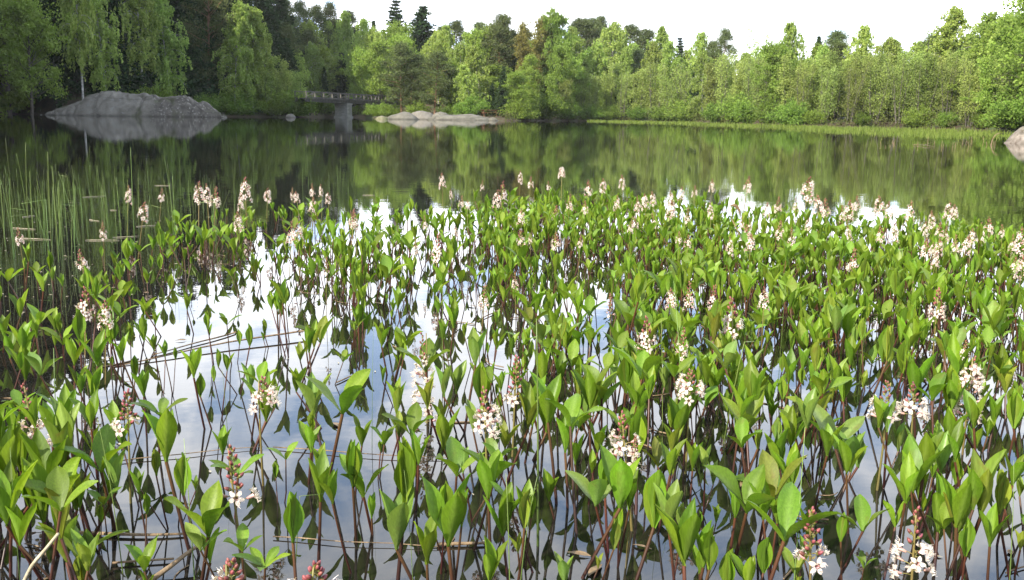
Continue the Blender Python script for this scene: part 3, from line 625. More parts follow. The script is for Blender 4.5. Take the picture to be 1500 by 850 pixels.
# ---------------------------------------------------------------- rocks
def rock_profile(name, prof, Y0, depth, mats, label, seed=0, rough=0.10, nx=70, ny=36, steep=0.35, cat='rock', split=None, cells=0.0):
    """a rock whose skyline runs through PROF [(px, row)], its front waterline at distance Y0, DEPTH metres deep"""
    pr = []
    for x, y in prof:
        d_ = ray(x, y); t_ = (Y0 + depth * 0.5) / d_[1]; pr.append(np.array([d_[0] * t_, d_[1] * t_, CAM_H + d_[2] * t_]))
    xs = np.array([p_[0] for p_ in pr]); hs = np.array([p_[2] for p_ in pr]); ym = float(np.mean([p_[1] for p_ in pr]))
    mb = MB(); gx = np.linspace(xs[0], xs[-1], nx); u = np.linspace(0, 1, ny)
    h = np.interp(gx, xs, hs); sp = math.sqrt(max(1e-6, 1)) 
    V = np.zeros((nx, ny, 3))
    for i in range(nx):
        e = (gx[i] - xs[0]) / (xs[-1] - xs[0]); half = depth * 0.5 * max(0.06, (1 - abs(2 * e - 1) ** 2.6)) 
        for j in range(ny):
            s = u[j] * 2 - 1
            dome = max(0.0, 1 - abs(s) ** (2.2 / (0.5 + steep))) 
            x_, y_ = gx[i], ym + s * half
            nz = noise.fractal(Vector((x_ * 0.5 + seed, y_ * 0.5, seed * 1.7)), 0.9, 2.1, 5) * rough * max(h)
            n2 = noise.noise(Vector((x_ * 1.7 + seed, y_ * 1.7, 3.0))) * rough * 0.4 * max(h)
            ck = abs(noise.noise(Vector((x_ * 0.55 + seed * 3, y_ * 0.3, 9.0)))); crack = -max(0, 0.07 - ck) * 2.5 * max(h) * cells
            z_ = max(h[i], 0.05) * dome + (nz + n2 + crack) * (dome ** 0.5) - 0.12 * (1 - dome)
            if j in (0, ny - 1) or i in (0, nx - 1): z_ = -0.3
            V[i, j] = (x_ + noise.noise(Vector((x_, y_, 7.7))) * 0.12 * depth * .2, y_, z_)
    ids = np.arange(nx * ny).reshape(nx, ny)
    q = np.stack([ids[:-1, :-1], ids[1:, :-1], ids[1:, 1:], ids[:-1, 1:]], -1).reshape(-1, 4)
    mi = 0
    mb.add(V.reshape(-1, 3), q)
    if split is not None:
        cxm = V[:-1, :-1, 0].reshape(-1) + np.array([noise.noise(Vector((a_[0] * .6, a_[1] * .6, a_[2]))) * 1.6 for a_ in V[:-1, :-1].reshape(-1, 3)])
        mb.m[0] = (cxm > at_dist(split, 170, Y0)[0]).astype(int)
    # underside
    b = MB(); bb = np.array([[V[:, :, 0].min(), V[:, :, 1].min(), -0.32], [V[:, :, 0].max(), V[:, :, 1].min(), -0.32], [V[:, :, 0].max(), V[:, :, 1].max(), -0.32], [V[:, :, 0].min(), V[:, :, 1].max(), -0.32]])
    mb.add(bb, [[3, 2, 1, 0]])
    o = mb.build(name, mats); tag(o, label, cat)
    return o
Y_L = float(at_z(195, 170.6)[1]) 
rock_profile('rock_outcrop', [(58, 172), (74, 165), (92, 157), (108, 152.5), (120, 150), (129, 142), (138, 137), (150, 132.5), (172, 133), (180, 137.5), (200, 137.5), (228, 138), (236, 143.5), (256, 142), (278, 142), (288, 148), (304, 150), (312, 158), (326, 166), (334, 173)],
             Y_L - 1.5, 8.0, [MT['rock_grey'], MT['rock_lichen']], 'large rounded grey rock outcrop at the water with speckled lichen half', 2, 0.09, 130, 44, 0.5, split=182, cells=1.0)
Y_C = float(at_z(640, 175.8)[1])
rock_profile('shore_rock', [(561, 176), (570, 170), (580, 167), (590, 164), (600, 165.5), (609, 170), (616, 176)], Y_C - 1, 4.0, [MT['rock_pale']], 'rounded pale grey shore rock nearest the bridge', 5, 0.08, 50, 26, 0.5)
rock_profile('shore_rock', [(596, 173), (604, 165), (618, 162.5), (632, 165), (642, 174)], Y_C + 4, 4.0, [MT['rock_grey']], 'darker grey rock behind the pale shore rocks', 6, 0.08, 40, 22, 0.5)
rock_profile('shore_rock', [(620, 178), (628, 172.5), (640, 169), (668, 168), (690, 167.5), (708, 171), (722, 174), (733, 178)], Y_C - 2, 5.0, [MT['rock_pale']], 'long low pale rock slab at the waterline under the pines', 8, 0.07, 80, 26, 0.5)
rock_profile('shore_rock', [(632, 170), (638, 165), (646, 163.5), (654, 166), (660, 171)], Y_C + 2.5, 3.0, [MT['rock_pale']], 'small pale hump of rock behind the long slab', 9, 0.08, 30, 20, 0.5)
rock_profile('boulder', [(714, 177), (717, 173), (721, 171.5), (726, 173), (730, 177)], Y_C - 5, 0.9, [MT['rock_pale']], 'small whitish stone at the end of the long slab', 11, 0.06, 24, 16, 0.6)
rock_profile('boulder', [(417, 174), (420, 168.5), (426, 166.5), (431, 169), (434, 174)], float(at_z(425, 172.6)[1]), 1.4, [MT['rock_grey']], 'small grey boulder at the shore before the bridge', 12, 0.08, 24, 16, 0.6)
rock_profile('rock_islet', [(548, 176), (553, 171), (560, 169.5), (567, 172), (571, 176)], Y_C - 1, 2.0, [MT['rock_moss']], 'low mossy islet between bridge pier and pale rocks', 13, 0.08, 24, 16, 0.6)
rock_profile('boulder', [(1470, 212), (1477, 206), (1487, 195), (1498, 186), (1512, 183), (1535, 188), (1560, 206), (1566, 213)], float(at_z(1490, 211)[1]), 2.2, [MT['rock_pink']], 'sunlit pinkish boulder cut by the edge of the picture', 15, 0.09, 60, 30, 0.8, cells=.6)

# ---------------------------------------------------------------- footbridge
def bridge():
    A = at_dist(440, 143.5, 158); Bp = at_dist(596, 151.0, 190)
    A[2] = A[2]; d = Bp - A; Ln = float(np.linalg.norm(d)); ux = d / Ln
    uy = np.array([-ux[1], ux[0], 0]); uy /= np.linalg.norm(uy); uz = np.cross(ux, uy); 
    if uz[2] < 0: uy, uz = -uy, -uz
    T = np.eye(4); T[:3, 0] = ux; T[:3, 1] = uy; T[:3, 2] = uz; T[:3, 3] = A
    root = empty('footbridge', tuple(A)); I = np.eye(4); I[:3, :3] = T[:3, :3]
    mb = MB(); box(mb, (0, -1.1, -0.12), (Ln, 1.1, 0.0), 0, I); box(mb, (0, -0.95, -0.55), (Ln, -0.75, -0.123), 0, I); box(mb, (0, 0.75, -0.55), (Ln, 0.95, -0.123), 0, I); mb.build('deck', MT['deck'], root, False)
    nbay = 14; w = Ln / nbay
    for s in (-1.0, 1.0):
        mb = MB(); box(mb, (0, s - 0.06, 0.96), (Ln, s + 0.06, 1.08), 0, I); h = mb.build('handrail', MT['rail'], root, False)
        mb = MB(); box(mb, (0, s - 0.05, 0.06), (Ln, s + 0.05, 0.2), 0, I); mb.build('lower_rail', MT['rail'], root, False)
        for k in range(nbay + 1):
            mb = MB(); x = min(max(k * w, 0.1), Ln - 0.1); box(mb, (x - 0.06, s - 0.09, 0.003), (x + 0.06, s + 0.09, 0.957), 0, I); mb.build('post', MT['rail'], root, False)
        for k in range(nbay):
            mb = MB(); a_, b_ = np.array([k * w + .1, s * 1.02, 0.22]), np.array([k * w + w - .1, s * 1.02, 0.92])
            if k % 2: a_[2], b_[2] = b_[2], a_[2]
            tube(mb, np.array([a_, b_]) @ I[:3, :3].T, 0.06, 4); mb.build('brace', MT['rail'], root, False)
    tag(root, 'long timber footbridge with braced railings on a concrete pier', 'bridge')
    # pier
    r_ = ray(503, 160)[:2]; tt = (A[1] * r_[0] - A[0] * r_[1]) / (ux[0] * r_[1] - ux[1] * r_[0]); c = A + ux * tt
    mb = MB(); z0 = -0.6 - c[2]; J = I.copy(); J[:3, 3] = c - A
    box(mb, (-0.75, -1.15, z0), (0.85, 1.15, -0.56), 0, J); box(mb, (-0.9, -1.3, z0), (1.0, 1.3, -c[2] + 0.25), 0, J); box(mb, (-0.85, -1.25, -0.78), (0.95, 1.25, -0.563), 0, J)
    mb.build('pier', MT['concrete'], root, False)
bridge()

# ---------------------------------------------------------------- picnic table on the bank behind the slab
def picnic():
    p0 = at_dist(716, 168, Y_C + 12); gz = float(ground_z(p0[0], p0[1]))
    root = empty('picnic_table', (p0[0], p0[1], gz), 0.3, 1.25)
    mb = MB()
    for k in range(5): box(mb, (-1.0, -0.4 + k * 0.165, 0.72), (1.0, -0.4 + k * 0.165 + 0.15, 0.765))
    mb.build('tabletop', MT['redwood'], root, False)
    for s in (-1, 1):
        mb = MB()
        for k in range(2): box(mb, (-1.0, s * 0.72 - 0.14 + k * 0.15, 0.43), (1.0, s * 0.72 - 0.14 + k * 0.15 + 0.14, 0.47))
        mb.build('bench', MT['redwood'], root, False)
    for s in (-1, 1):
        mb = MB(); x = s * 0.75
        for q in (-1, 1): tube(mb, [[x, q * 0.75, -0.05], [x, q * 0.25, 0.71]], 0.05, 4)
        box(mb, (x + 0.053, -0.85, 0.33), (x + 0.11, 0.85, 0.427)); box(mb, (x + 0.053, -0.42, 0.62), (x + 0.11, 0.42, 0.717)); mb.build('leg_frame', MT['redwood'], root, False)
    tag(root, 'red-brown picnic table on the bank behind the long slab', 'picnic table')
picnic()

# ---------------------------------------------------------------- sedge strip and shore undergrowth (nobody could count them)
mb = MB(); P = []; n_s = 12000
front = [(860, 177.9), (980, 181.0), (1070, 185), (1150, 188.5), (1220, 193), (1300, 197.5), (1380, 201), (1450, 203.5), (1500, 205)]
fx = np.array([a_ for a_, b_ in front]); fy = np.array([b_ for a_, b_ in front]); bx = np.array([a_ for a_, b_ in SHORE_PX]); by = np.array([b_ for a_, b_ in SHORE_PX])
for k in range(n_s):
    x = rng.uniform(860, 1500); y1 = np.interp(x, bx, by); y0 = np.interp(x, fx, fy)
    f_ = rng.uniform() ** 0.8; y_ = y1 + (y0 - y1) * f_ + rng.normal() * 0.25
    q_ = at_z(x, y_, 0.0)
    if noise.noise(Vector((q_[0] * 0.35, q_[1] * 0.12, 2))) > -0.12 + 0.45 * (1 - f_) - 0.5 * (f_ < .6): P.append(q_)
P = np.array(P); hh = rng.uniform(0.05, 0.26, len(P)) * np.clip(np.hypot(P[:, 0], P[:, 1]) / 75, 0.5, 1.2)
wv = 0.022 * np.clip(np.hypot(P[:, 0], P[:, 1]) / 60, 0.5, 2); az = rng.uniform(0, 6.28, len(P)); lean = rng.normal(size=(len(P), 2)) * 0.25
dx = np.stack([np.cos(az) * wv, np.sin(az) * wv, 0 * wv], 1); topp = P + np.stack([lean[:, 0] * hh, lean[:, 1] * hh, hh], 1)
v = np.stack([P - dx, P + dx, topp + dx * 0.2, topp - dx * 0.2], 1).reshape(-1, 3)
mb.add(v, np.arange(len(v)).reshape(-1, 4)); tag(mb.build('sedge', MT['sedge'], smooth=False), 'yellow-green strip of low sedge along the far shore', 'sedge', kind='stuff')
mb = MB(); P = []
for k in range(26000):
    x = rng.uniform(-60, 1560); d0 = ray(x, 175); th = math.degrees(math.atan2(d0[0], d0[1])); e = rng.uniform(0.0, 1) ** 1.6 * 12 + 0.3
    if 62 < x < 330 and e < 6: continue
    if 560 < x < 740 and e < 5.5: continue
    if 470 < x < 562 and e < 2.0: continue
    if x < 470 and rng.uniform() < 0.8: continue
    if x > 1080 and rng.uniform() < 0.5: continue
    D = float(shore(th)) + e; X_, Y_ = D * math.sin(math.radians(th)), D * math.cos(math.radians(th))
    P.append((X_, Y_, float(ground_z(X_, Y_)) + rng.uniform(0, 1) ** 1.5 * (0.5 + 0.9 * (noise.noise(Vector((X_ * .3, Y_ * .3, 0))) + .5))))
leaf_cloud(mb, np.array(P), 0.30, 0.5, -0.3); tag(mb.build('undergrowth', MT['under'], smooth=False), 'tangled low undergrowth along the far bank', 'undergrowth', kind='stuff')

# ---------------------------------------------------------------- bogbean
def leaflet(Lf, W, fold=0.5, curl=0.35, twist=0.0, rg=rng, nu=8, nv=4, wave=0.0, tipw=0.06):
    """one leaflet: foot at the origin, growing along +Z, upper face towards -X (the axis of the leaf), bending outwards to +X"""
    u = np.linspace(0, 1, nu + 1); v = np.linspace(-1, 1, nv + 1)
    wd = W * 0.5 * (np.sin(np.pi * (0.04 + 0.96 * u) ** 1.28) ** 0.95); wd[0] = W * 0.06; wd[-1] = W * tipw * 0.3
    ang = curl * (u ** 1.3) ; dz = np.cos(ang); dxx = np.sin(ang)
    z = np.concatenate([[0], np.cumsum(dz[:-1])]) * Lf / nu; x = np.concatenate([[0], np.cumsum(dxx[:-1])]) * Lf / nu
    V = np.zeros((nu + 1, nv + 1, 3)); T_ = np.zeros((nu + 1, nv + 1))
    ph = rg.uniform(0, 6.28)
    for j, vv in enumerate(v):
        up = -abs(vv) * fold * wd + wave * Lf * 0.03 * np.sin(u * 9 + ph + vv * 2) * abs(vv)
        tw = twist * u
        lx, ly = up, vv * wd * math.cos(min(1.2, fold * 0.6))
        X_ = lx * np.cos(tw) - ly * np.sin(tw); Y_ = lx * np.sin(tw) + ly * np.cos(tw)
        V[:, j] = np.stack([x + X_ * np.cos(ang), Y_, z - X_ * np.sin(ang)], 1); T_[:, j] = max(0, 1 - abs(vv) * 2.2) * 0.75 + 0.25 * (1 - u)
    mb = MB(); ids = np.arange((nu + 1) * (nv + 1)).reshape(nu + 1, nv + 1)
    mb.add(V.reshape(-1, 3), np.stack([ids[:-1, :-1], ids[1:, :-1], ids[1:, 1:], ids[:-1, 1:]], -1).reshape(-1, 4), 0, T_.reshape(-1))
    return mb
def TM(loc, az, tilt, roll=0.0):
    return np.array(Matrix.Translation(Vector(loc)) @ Matrix.Rotation(az, 4, 'Z') @ Matrix.Rotation(tilt, 4, 'Y') @ Matrix.Rotation(roll, 4, 'Z'))

def shoot(seed, hs, Lf, mode, lowres=False):
    """stem mesh, list of leaflet meshes: hs = height of the leaf foot over the water, Lf = leaflet length"""
    rg = np.random.default_rng(seed); nu, nv = (5, 2) if lowres else (9, 4)
    st = MB(); lean = rg.normal(size=2) * 0.19; cv = rg.normal(size=2) * 0.06
    def petiole(h, lean, cv, r, z0=-0.22, root=(0, 0)):
        z = np.linspace(z0, h, 7 if not lowres else 4); k = (z - z0) / (h - z0)
        pts = np.stack([root[0] + lean[0] * (z) + cv[0] * np.sin(k * 3) * h, root[1] + lean[1] * z + cv[1] * np.sin(k * 3) * h, z], 1)
        tube(st, pts, np.linspace(r, r * 0.72, len(z)), 5 if lowres else 7, 0, np.clip((z / h), 0, 1) ** 1.5, cap=False); return pts[-1], pts[-1] - pts[-2]
    Ls = []
    def leaf(top, Lf, mode, n=3):
        az0 = rg.uniform(0, 6.28)
        for k in range(n):
            az = az0 + k * 6.283 / n + rg.normal() * 0.18; LL = Lf * rg.uniform(0.85, 1.12)
            if mode == 'vee': tilt, curl, fold, W = rg.uniform(0.17, 0.48), rg.uniform(-0.2, 0.25), rg.uniform(0.4, 1.0), 0.32
            elif mode == 'open': tilt, curl, fold, W = rg.uniform(0.45, 0.85), rg.uniform(0.2, 0.7), rg.uniform(0.25, 0.55), 0.39
            elif mode == 'closed': tilt, curl, fold, W = rg.uniform(0.02, 0.12), rg.uniform(-0.15, 0.12), rg.uniform(0.7, 1.1), 0.36
            else: tilt, curl, fold, W = rg.uniform(0.75, 1.1), rg.uniform(0.2, 0.5), 0.3, 0.36
            mb = leaflet(LL, LL * W * rg.uniform(0.88, 1.12), fold, curl, rg.normal() * 0.25, rg, nu, nv, rg.uniform(0, 1.0))
            o_ = MB(); o_.merge(mb, TM(top + np.array([0, 0, -0.002]), az, tilt)); Ls.append(o_)
    top, _ = petiole(hs, lean, cv, 0.0030 * (Lf / 0.075) ** 0.5)
    leaf(top, Lf, mode, 3 if mode != 'star' else 5)
    if rg.uniform() < 0.5:
        top2, _ = petiole(hs * rg.uniform(0.45, 0.9), rg.normal(size=2) * 0.28, rg.normal(size=2) * 0.06, 0.0025, root=rg.normal(size=2) * 0.012)
        leaf(top2, Lf * rg.uniform(0.5, 0.85), 'closed' if rg.uniform() < 0.5 else 'vee', 3 if rg.uniform() < .6 else 2)
    return st, Ls
# a library of shoots: (leaf-foot height, leaflet length, mode) -> meshes
MODES = ['vee', 'vee', 'vee', 'open', 'closed', 'vee', 'open', 'vee']
HS = [0.05, 0.075, 0.10, 0.13, 0.17]
LIB = {}
sd_ = 100
for hi, h in enumerate(HS):
    for k in range(9):
        sd_ += 1; md = MODES[(k + hi) % len(MODES)]; st, ls = shoot(sd_, h, 0.080, md)
        lm = MT['leaf_pale'] if (k * 3 + hi) % 9 == 0 else (MT['leaf_old'] if (k + hi * 2) % 9 == 7 else MT['leaf'])
        LIB.setdefault(hi, []).append((st.mesh('stem', MT['stem']), [a_.mesh('leaflet', lm) for a_ in ls], md, lm is MT['leaf_pale'], h))
sd_ += 1; st, ls = shoot(sd_, 0.07, 0.06, 'star'); STAR = (st.mesh('stem', MT['stem']), [a_.mesh('leaflet', MT['leaf']) for a_ in ls], 'star', False, 0.07)

# hand-placed shoots: column and row of the leaf foot, leaf length and stem length down to the water, in pixels
HAND = [(107, 718, 78, 95), (30, 772, 66, 70), (64, 768, 78, 90), (166, 702, 72, 80), (44, 702, 62, 70), (118, 748, 62, 70), (200, 668, 36, 75), (247, 680, 36, 90), (259, 697, 30, 75), (150, 730, 30, 75),
 (215, 738, 40, 60), (292, 792, 84, 70), (228, 840, 46, 45), (355, 806, 38, 60), (318, 815, 44, 60), (18, 558, 32, 45), (45, 475, 30, 40), (115, 552, 42, 60), (85, 555, 38, 60), (141, 550, 46, 70), (160, 507, 26, 45),
 (183, 533, 24, 45), (215, 543, 36, 65), (235, 524, 27, 50), (250, 526, 24, 50), (20, 612, 30, 60), (26, 628, 36, 60), (328, 553, 30, 60), (372, 560, 38, 85), (310, 475, 25, 60), (345, 472, 25, 60), (462, 735, 72, 90),
 (470, 737, 48, 85), (520, 730, 50, 105), (578, 746, 92, 110), (410, 672, 30, 65), (527, 667, 44, 60), (660, 705, 58, 80), (697, 718, 62, 90), (722, 742, 76, 90), (660, 768, 54, 100), (632, 828, 70, 60), (716, 858, 62, 40),
 (776, 760, 54, 80), (690, 688, 44, 75), (745, 674, 42, 70), (425, 456, 24, 45), (470, 530, 40, 80), (503, 467, 24, 60), (483, 622, 80, 85), (455, 637, 30, 50), (580, 620, 48, 55), (578, 524, 30, 70), (558, 460, 22, 45),
 (648, 497, 34, 70), (713, 497, 30, 70), (740, 522, 30, 60), (770, 507, 32, 70), (690, 642, 60, 80), (745, 624, 62, 80), (839, 684, 42, 50), (880, 738, 62, 95), (929, 770, 84, 85), (983, 777, 64, 90), (875, 808, 42, 60),
 (816, 858, 44, 30), (905, 740, 54, 90), (970, 702, 52, 80), (1027, 685, 42, 70), (1075, 750, 78, 95), (1035, 760, 30, 70), (1098, 668, 46, 70), (1120, 772, 52, 80), (1065, 856, 56, 40), (1100, 852, 52, 40), (760, 758, 60, 80),
 (775, 512, 32, 65), (800, 508, 32, 65), (835, 547, 48, 75), (900, 542, 40, 65), (935, 498, 36, 65), (925, 604, 48, 70), (1005, 614, 48, 70), (830, 633, 40, 60), (890, 638, 42, 60), (1311, 754, 62, 90), (1175, 797, 46, 70),
 (1226, 788, 52, 75), (1407, 757, 84, 100), (1390, 788, 42, 70), (1132, 772, 52, 80), (1258, 830, 26, 45), (1160, 854, 44, 40), (1240, 704, 52, 80), (1482, 765, 54, 85), (1470, 720, 48, 80), (1200, 668, 48, 80),
 (1496, 694, 52, 80), (1265, 533, 46, 75), (1205, 578, 46, 75), (1320, 528, 32, 60), (1345, 706, 52, 80), (1290, 640, 50, 75), (1080, 620, 48, 75), (1150, 640, 54, 80), (1420, 640, 52, 80), (1370, 600, 46, 75)]
STARS = [(232, 608, 46, 60), (384, 826, 44, 60), (345, 690, 50, 70)]
SH = []            # (base point, scale, proto, rot, px_size)
def pick(h, sc, seed):
    hi = int(np.argmin([abs(a_ * sc - h) for a_ in HS])); L_ = LIB[hi]; return L_[seed % len(L_)]
rs = np.random.default_rng(5)
def put_shoot(px, pyf, leafpx, stempx, star=False):
    b = at_z(px, pyf + stempx); s = slant(b); Lm = leafpx * 1.06 * s / F; h = stempx * s / F * 1.1
    if star: pr = STAR; sc = Lm / 0.06
    else:
        sc = Lm / 0.082; pr = pick(h, sc, int(rs.integers(0, 99)))
    SH.append((b, sc, pr, rs.uniform(0, 6.28), Lm / s))
for a_ in HAND: put_shoot(*a_)
for a_ in STARS: put_shoot(*a_, star=True)
# density fill
def inpoly(x, y, P_):
    c = False; j = len(P_) - 1
    for i in range(len(P_)):
        if (P_[i][1] > y) != (P_[j][1] > y) and x < (P_[j][0] - P_[i][0]) * (y - P_[i][1]) / (P_[j][1] - P_[i][1]) + P_[i][0]: c = not c
        j = i
    return c
FAR = [(-80, 440), (40, 430), (120, 418), (215, 372), (260, 350), (330, 338), (450, 332), (560, 338), (640, 338), (700, 322), (800, 316), (950, 322), (1100, 334), (1200, 345), (1350, 352), (1500, 368), (1580, 376)]
FX = np.array([a_ for a_, b_ in FAR]); FY = np.array([b_ for a_, b_ in FAR])
DENS = [([(-80, 300), (205, 300), (205, 470), (-80, 470)], 30), ([(160, 415), (440, 395), (450, 480), (420, 660), (160, 660)], 13), ([(430, 470), (560, 470), (600, 560), (560, 660), (420, 650)], 15),
        ([(240, 640), (460, 640), (470, 860), (300, 900), (240, 900)], 24), ([(380, 640), (620, 640), (620, 900), (380, 900)], 38), ([(140, 740), (260, 740), (260, 980), (140, 980)], 18), ([(-80, 470), (160, 470), (160, 640), (-80, 640)], 50),
        ([(-80, 640), (150, 640), (150, 980), (-80, 980)], 95), ([(205, 320), (440, 320), (440, 410), (205, 420)], 46), ([(430, 320), (700, 320), (700, 480), (430, 480)], 58), ([(560, 470), (780, 470), (800, 640), (590, 650)], 22),
        ([(620, 640), (860, 640), (860, 980), (620, 980)], 40), ([(860, 690), (1580, 690), (1580, 980), (860, 980)], 66), ([(780, 400), (900, 400), (880, 620), (790, 620)], 50), ([(690, 300), (1580, 300), (1580, 560), (760, 560)], 135), ([(760, 540), (1580, 540), (1580, 720), (760, 720)], 88)]
occ = {}
def near_any(x, y, r):
    i, j = int(math.floor(x / 0.1)), int(math.floor(y / 0.1))
    for a_ in (-1, 0, 1):
        for b_ in (-1, 0, 1):
            for q_ in occ.get((i + a_, j + b_), ()):
                if (q_[0] - x) ** 2 + (q_[1] - y) ** 2 < r * r: return True
    return False
def occupy(x, y): occ.setdefault((int(math.floor(x / 0.1)), int(math.floor(y / 0.1))), []).append((x, y))
for s_ in SH: occupy(s_[0][0], s_[0][1])
n_try = int(225 * 6.85 * 13.6); cnt = 0
for k in range(n_try):
    y = rs.uniform(1.35, 8.2); x = rs.uniform(-6.0, 7.6); p_ = np.array([x, y, 0]); px, py = proj(p_)
    if px < -420 or px > 2050 or py > 980: continue
    if py < np.interp(px, FX, FY) + rs.normal() * 3: continue
    dn = 95 if px > 1580 else (38 if px < -80 else 0)
    for P_, dd in DENS:
        if inpoly(px, py, P_): dn = dd; break
    cl_ = noise.noise(Vector((x * 1.6, y * 1.6, 4.0))) * 0.55 + noise.noise(Vector((x * 4.5, y * 4.5, 1.0))) * 0.45
    dn *= max(0.12, 1 + cl_ * 1.9)
    if rs.uniform() * 170 > dn or near_any(x, y, 0.024): continue
    occupy(x, y); h = float(np.clip(rs.normal(0.093, 0.04), 0.025, 0.19)); sc = rs.uniform(0.6, 1.25)
    if px < 220 and py < 480: sc *= 0.9
    if y < 2.4: sc *= 1.12
    SH.append((p_, sc, pick(h, sc, int(rs.integers(0, 99))), rs.uniform(0, 6.28), 0.08 * sc / slant(p_)))
# inside the frame first, the 300 that show largest are things, the others one mass
def vis(s_):
    px, py = proj(s_[0] + np.array([0, 0, s_[2][4] * s_[1]])); return -15 < px < 1515 and py < 905
SH.sort(key=lambda s_: -(s_[4] if vis(s_) else 0))
IND, REST = SH[:300], [s_ for s_ in SH[300:]]
print('shoots', len(SH), len(REST))
SHOOT_OBJS = []
for (b, sc, pr, rz, ps) in IND:
    stm, lfs, md, pale, h = pr
    e = empty('bogbean_shoot', tuple(b), rz, sc); link('stem', stm, e)
    for lm in lfs: link('leaflet', lm, e)
    SHOOT_OBJS.append((e, proj(b + np.array([0, 0, (h + 0.04) * sc])), md, pale, len(lfs), h * sc, sc, ps))
LOW = {}
for hi, h in enumerate(HS):
    for k in range(5):
        sd_ += 1; LOW.setdefault(hi, []).append(shoot(sd_, h, 0.08, MODES[(k + hi) % 8], True))
lv = MB()
for (b, sc, pr, rz, ps) in REST:
    hi = HS.index(min(HS, key=lambda a_: abs(a_ - pr[4]))); st, ls = LOW[hi][int(rs.integers(0, 5))]
    T = np.array(Matrix.Translation(Vector(b)) @ Matrix.Rotation(rz, 4, 'Z') @ Matrix.Scale(sc, 4))
    lv.merge(st, T, 1)
    for q_ in ls: lv.merge(q_, T, 0)
tag(lv.build('bogbean_bed', [MT['leaf'], MT['stem']]), 'dense mass of small bogbean shoots filling the middle and rear of the bed', 'bogbean bed', kind='stuff')

# ---------------------------------------------------------------- bogbean flower spikes
def flower_mesh(seed, fringe=True, nf=14):
    """open star flower, 1 unit = 1 m: five recurved white lobes with fringe hairs on a pink tube; faces +Z"""
    rg = np.random.default_rng(seed); mb = MB()
    tube(mb, [[0, 0, -0.009], [0, 0, -0.003], [0, 0, 0.001]], [0.0016, 0.0024, 0.0030], 6, 1, [0, .5, 1], cap=False)
    for k in range(5):
        a = k * 1.2566 + rg.normal() * 0.1; L_ = 0.0105 * rg.uniform(0.9, 1.1); rc = rg.uniform(0.6, 1.3)
        ca, sa = math.cos(a), math.sin(a); d = np.array([ca, sa, 0]); s = np.array([-sa, ca, 0]); row = []
        for u_, w_ in ((0.15, .0020), (0.45, .0031), (0.75, .0025), (1.0, .0006)):
            c = d * (0.002 + L_ * u_ * 0.9) + np.array([0, 0, 0.002 + L_ * (0.35 * u_ - 0.5 * rc * u_ * u_)])
            row.append((c - s * w_, c + np.array([0, 0, -0.0006]), c + s * w_))
        v = np.array(row).reshape(-1, 3); ids = np.arange(12).reshape(4, 3)
        mb.add(v, np.stack([ids[:-1, :-1], ids[1:, :-1], ids[1:, 1:], ids[:-1, 1:]], -1).reshape(-1, 4), 0, 0.5)
        if fringe:
            for j in range(nf):
                u_ = rg.uniform(0.15, 0.95); c = d * (0.002 + L_ * u_ * 0.9) + s * rg.uniform(-.0022, .0022) + np.array([0, 0, 0.002 + L_ * (0.35 * u_ - 0.5 * rc * u_ * u_)])
                t = c + np.array([rg.normal() * .0016, rg.normal() * .0016, rg.uniform(0.003, 0.006)]); wv = unit(rg.normal(size=3)) * 0.00045
                mb.add([c - wv, c + wv, t + wv * .4, t - wv * .4], [[0, 1, 2, 3]], 0, 1.0)
    return mb
def bud_mesh(seed):
    rg = np.random.default_rng(seed); mb = MB()
    z = np.linspace(0, 1, 7); r = 0.0029 * np.sin(np.pi * np.clip(z * 0.93 + 0.04, 0, 1)) ** 0.7
    tube(mb, np.stack([z * 0, z * 0, z * 0.0105], 1), r, 7, 0, z)
    tube(mb, [[0, 0, -0.001], [0, 0, 0.0015], [0, 0, 0.0035]], [0.0012, 0.003, 0.0031], 6, 1, 0.3, cap=False)
    return mb
FLM = [flower_mesh(300 + k) for k in range(5)]; FLL = [flower_mesh(320 + k, True, 3) for k in range(4)]; BDM = [bud_mesh(340 + k) for k in range(3)]
FL_ME = [a_.mesh('flower', [MT['petal'], MT['tube']]) for a_ in FLM]; BD_ME = [a_.mesh('bud', [MT['bud'], MT['sepal']]) for a_ in BDM]
def spike_plan(seed, Lr, kind):
    """positions of flowers and buds along a raceme of length Lr; z=0 at its foot"""
    rg = np.random.default_rng(seed); fl = []; bd = []; n = int(13 + Lr * 62) if kind != 'bud' else int(18 + Lr * 70)
    op = {'full': 0.74, 'half': 0.48, 'bud': 0.16, 'round': 1.0}[kind]
    for k in range(n):
        u = ((k + rg.uniform(0, .6)) / n) ** 0.85; az = k * 2.4 + rg.normal() * 0.3
        isf = u < op * rg.uniform(0.85, 1.1); lead = 0.0165 * (1.1 - 0.65 * u) if isf else 0.0085 * (1.25 - u); el = 0.15 + 0.9 * u ** 2
        d = np.array([math.cos(az) * math.cos(el), math.sin(az) * math.cos(el), math.sin(el)]); p0 = np.array([0, 0, u * Lr])
        p1 = p0 + d * lead
        (fl if isf else bd).append((p0, p1, d, u))
    return fl, bd
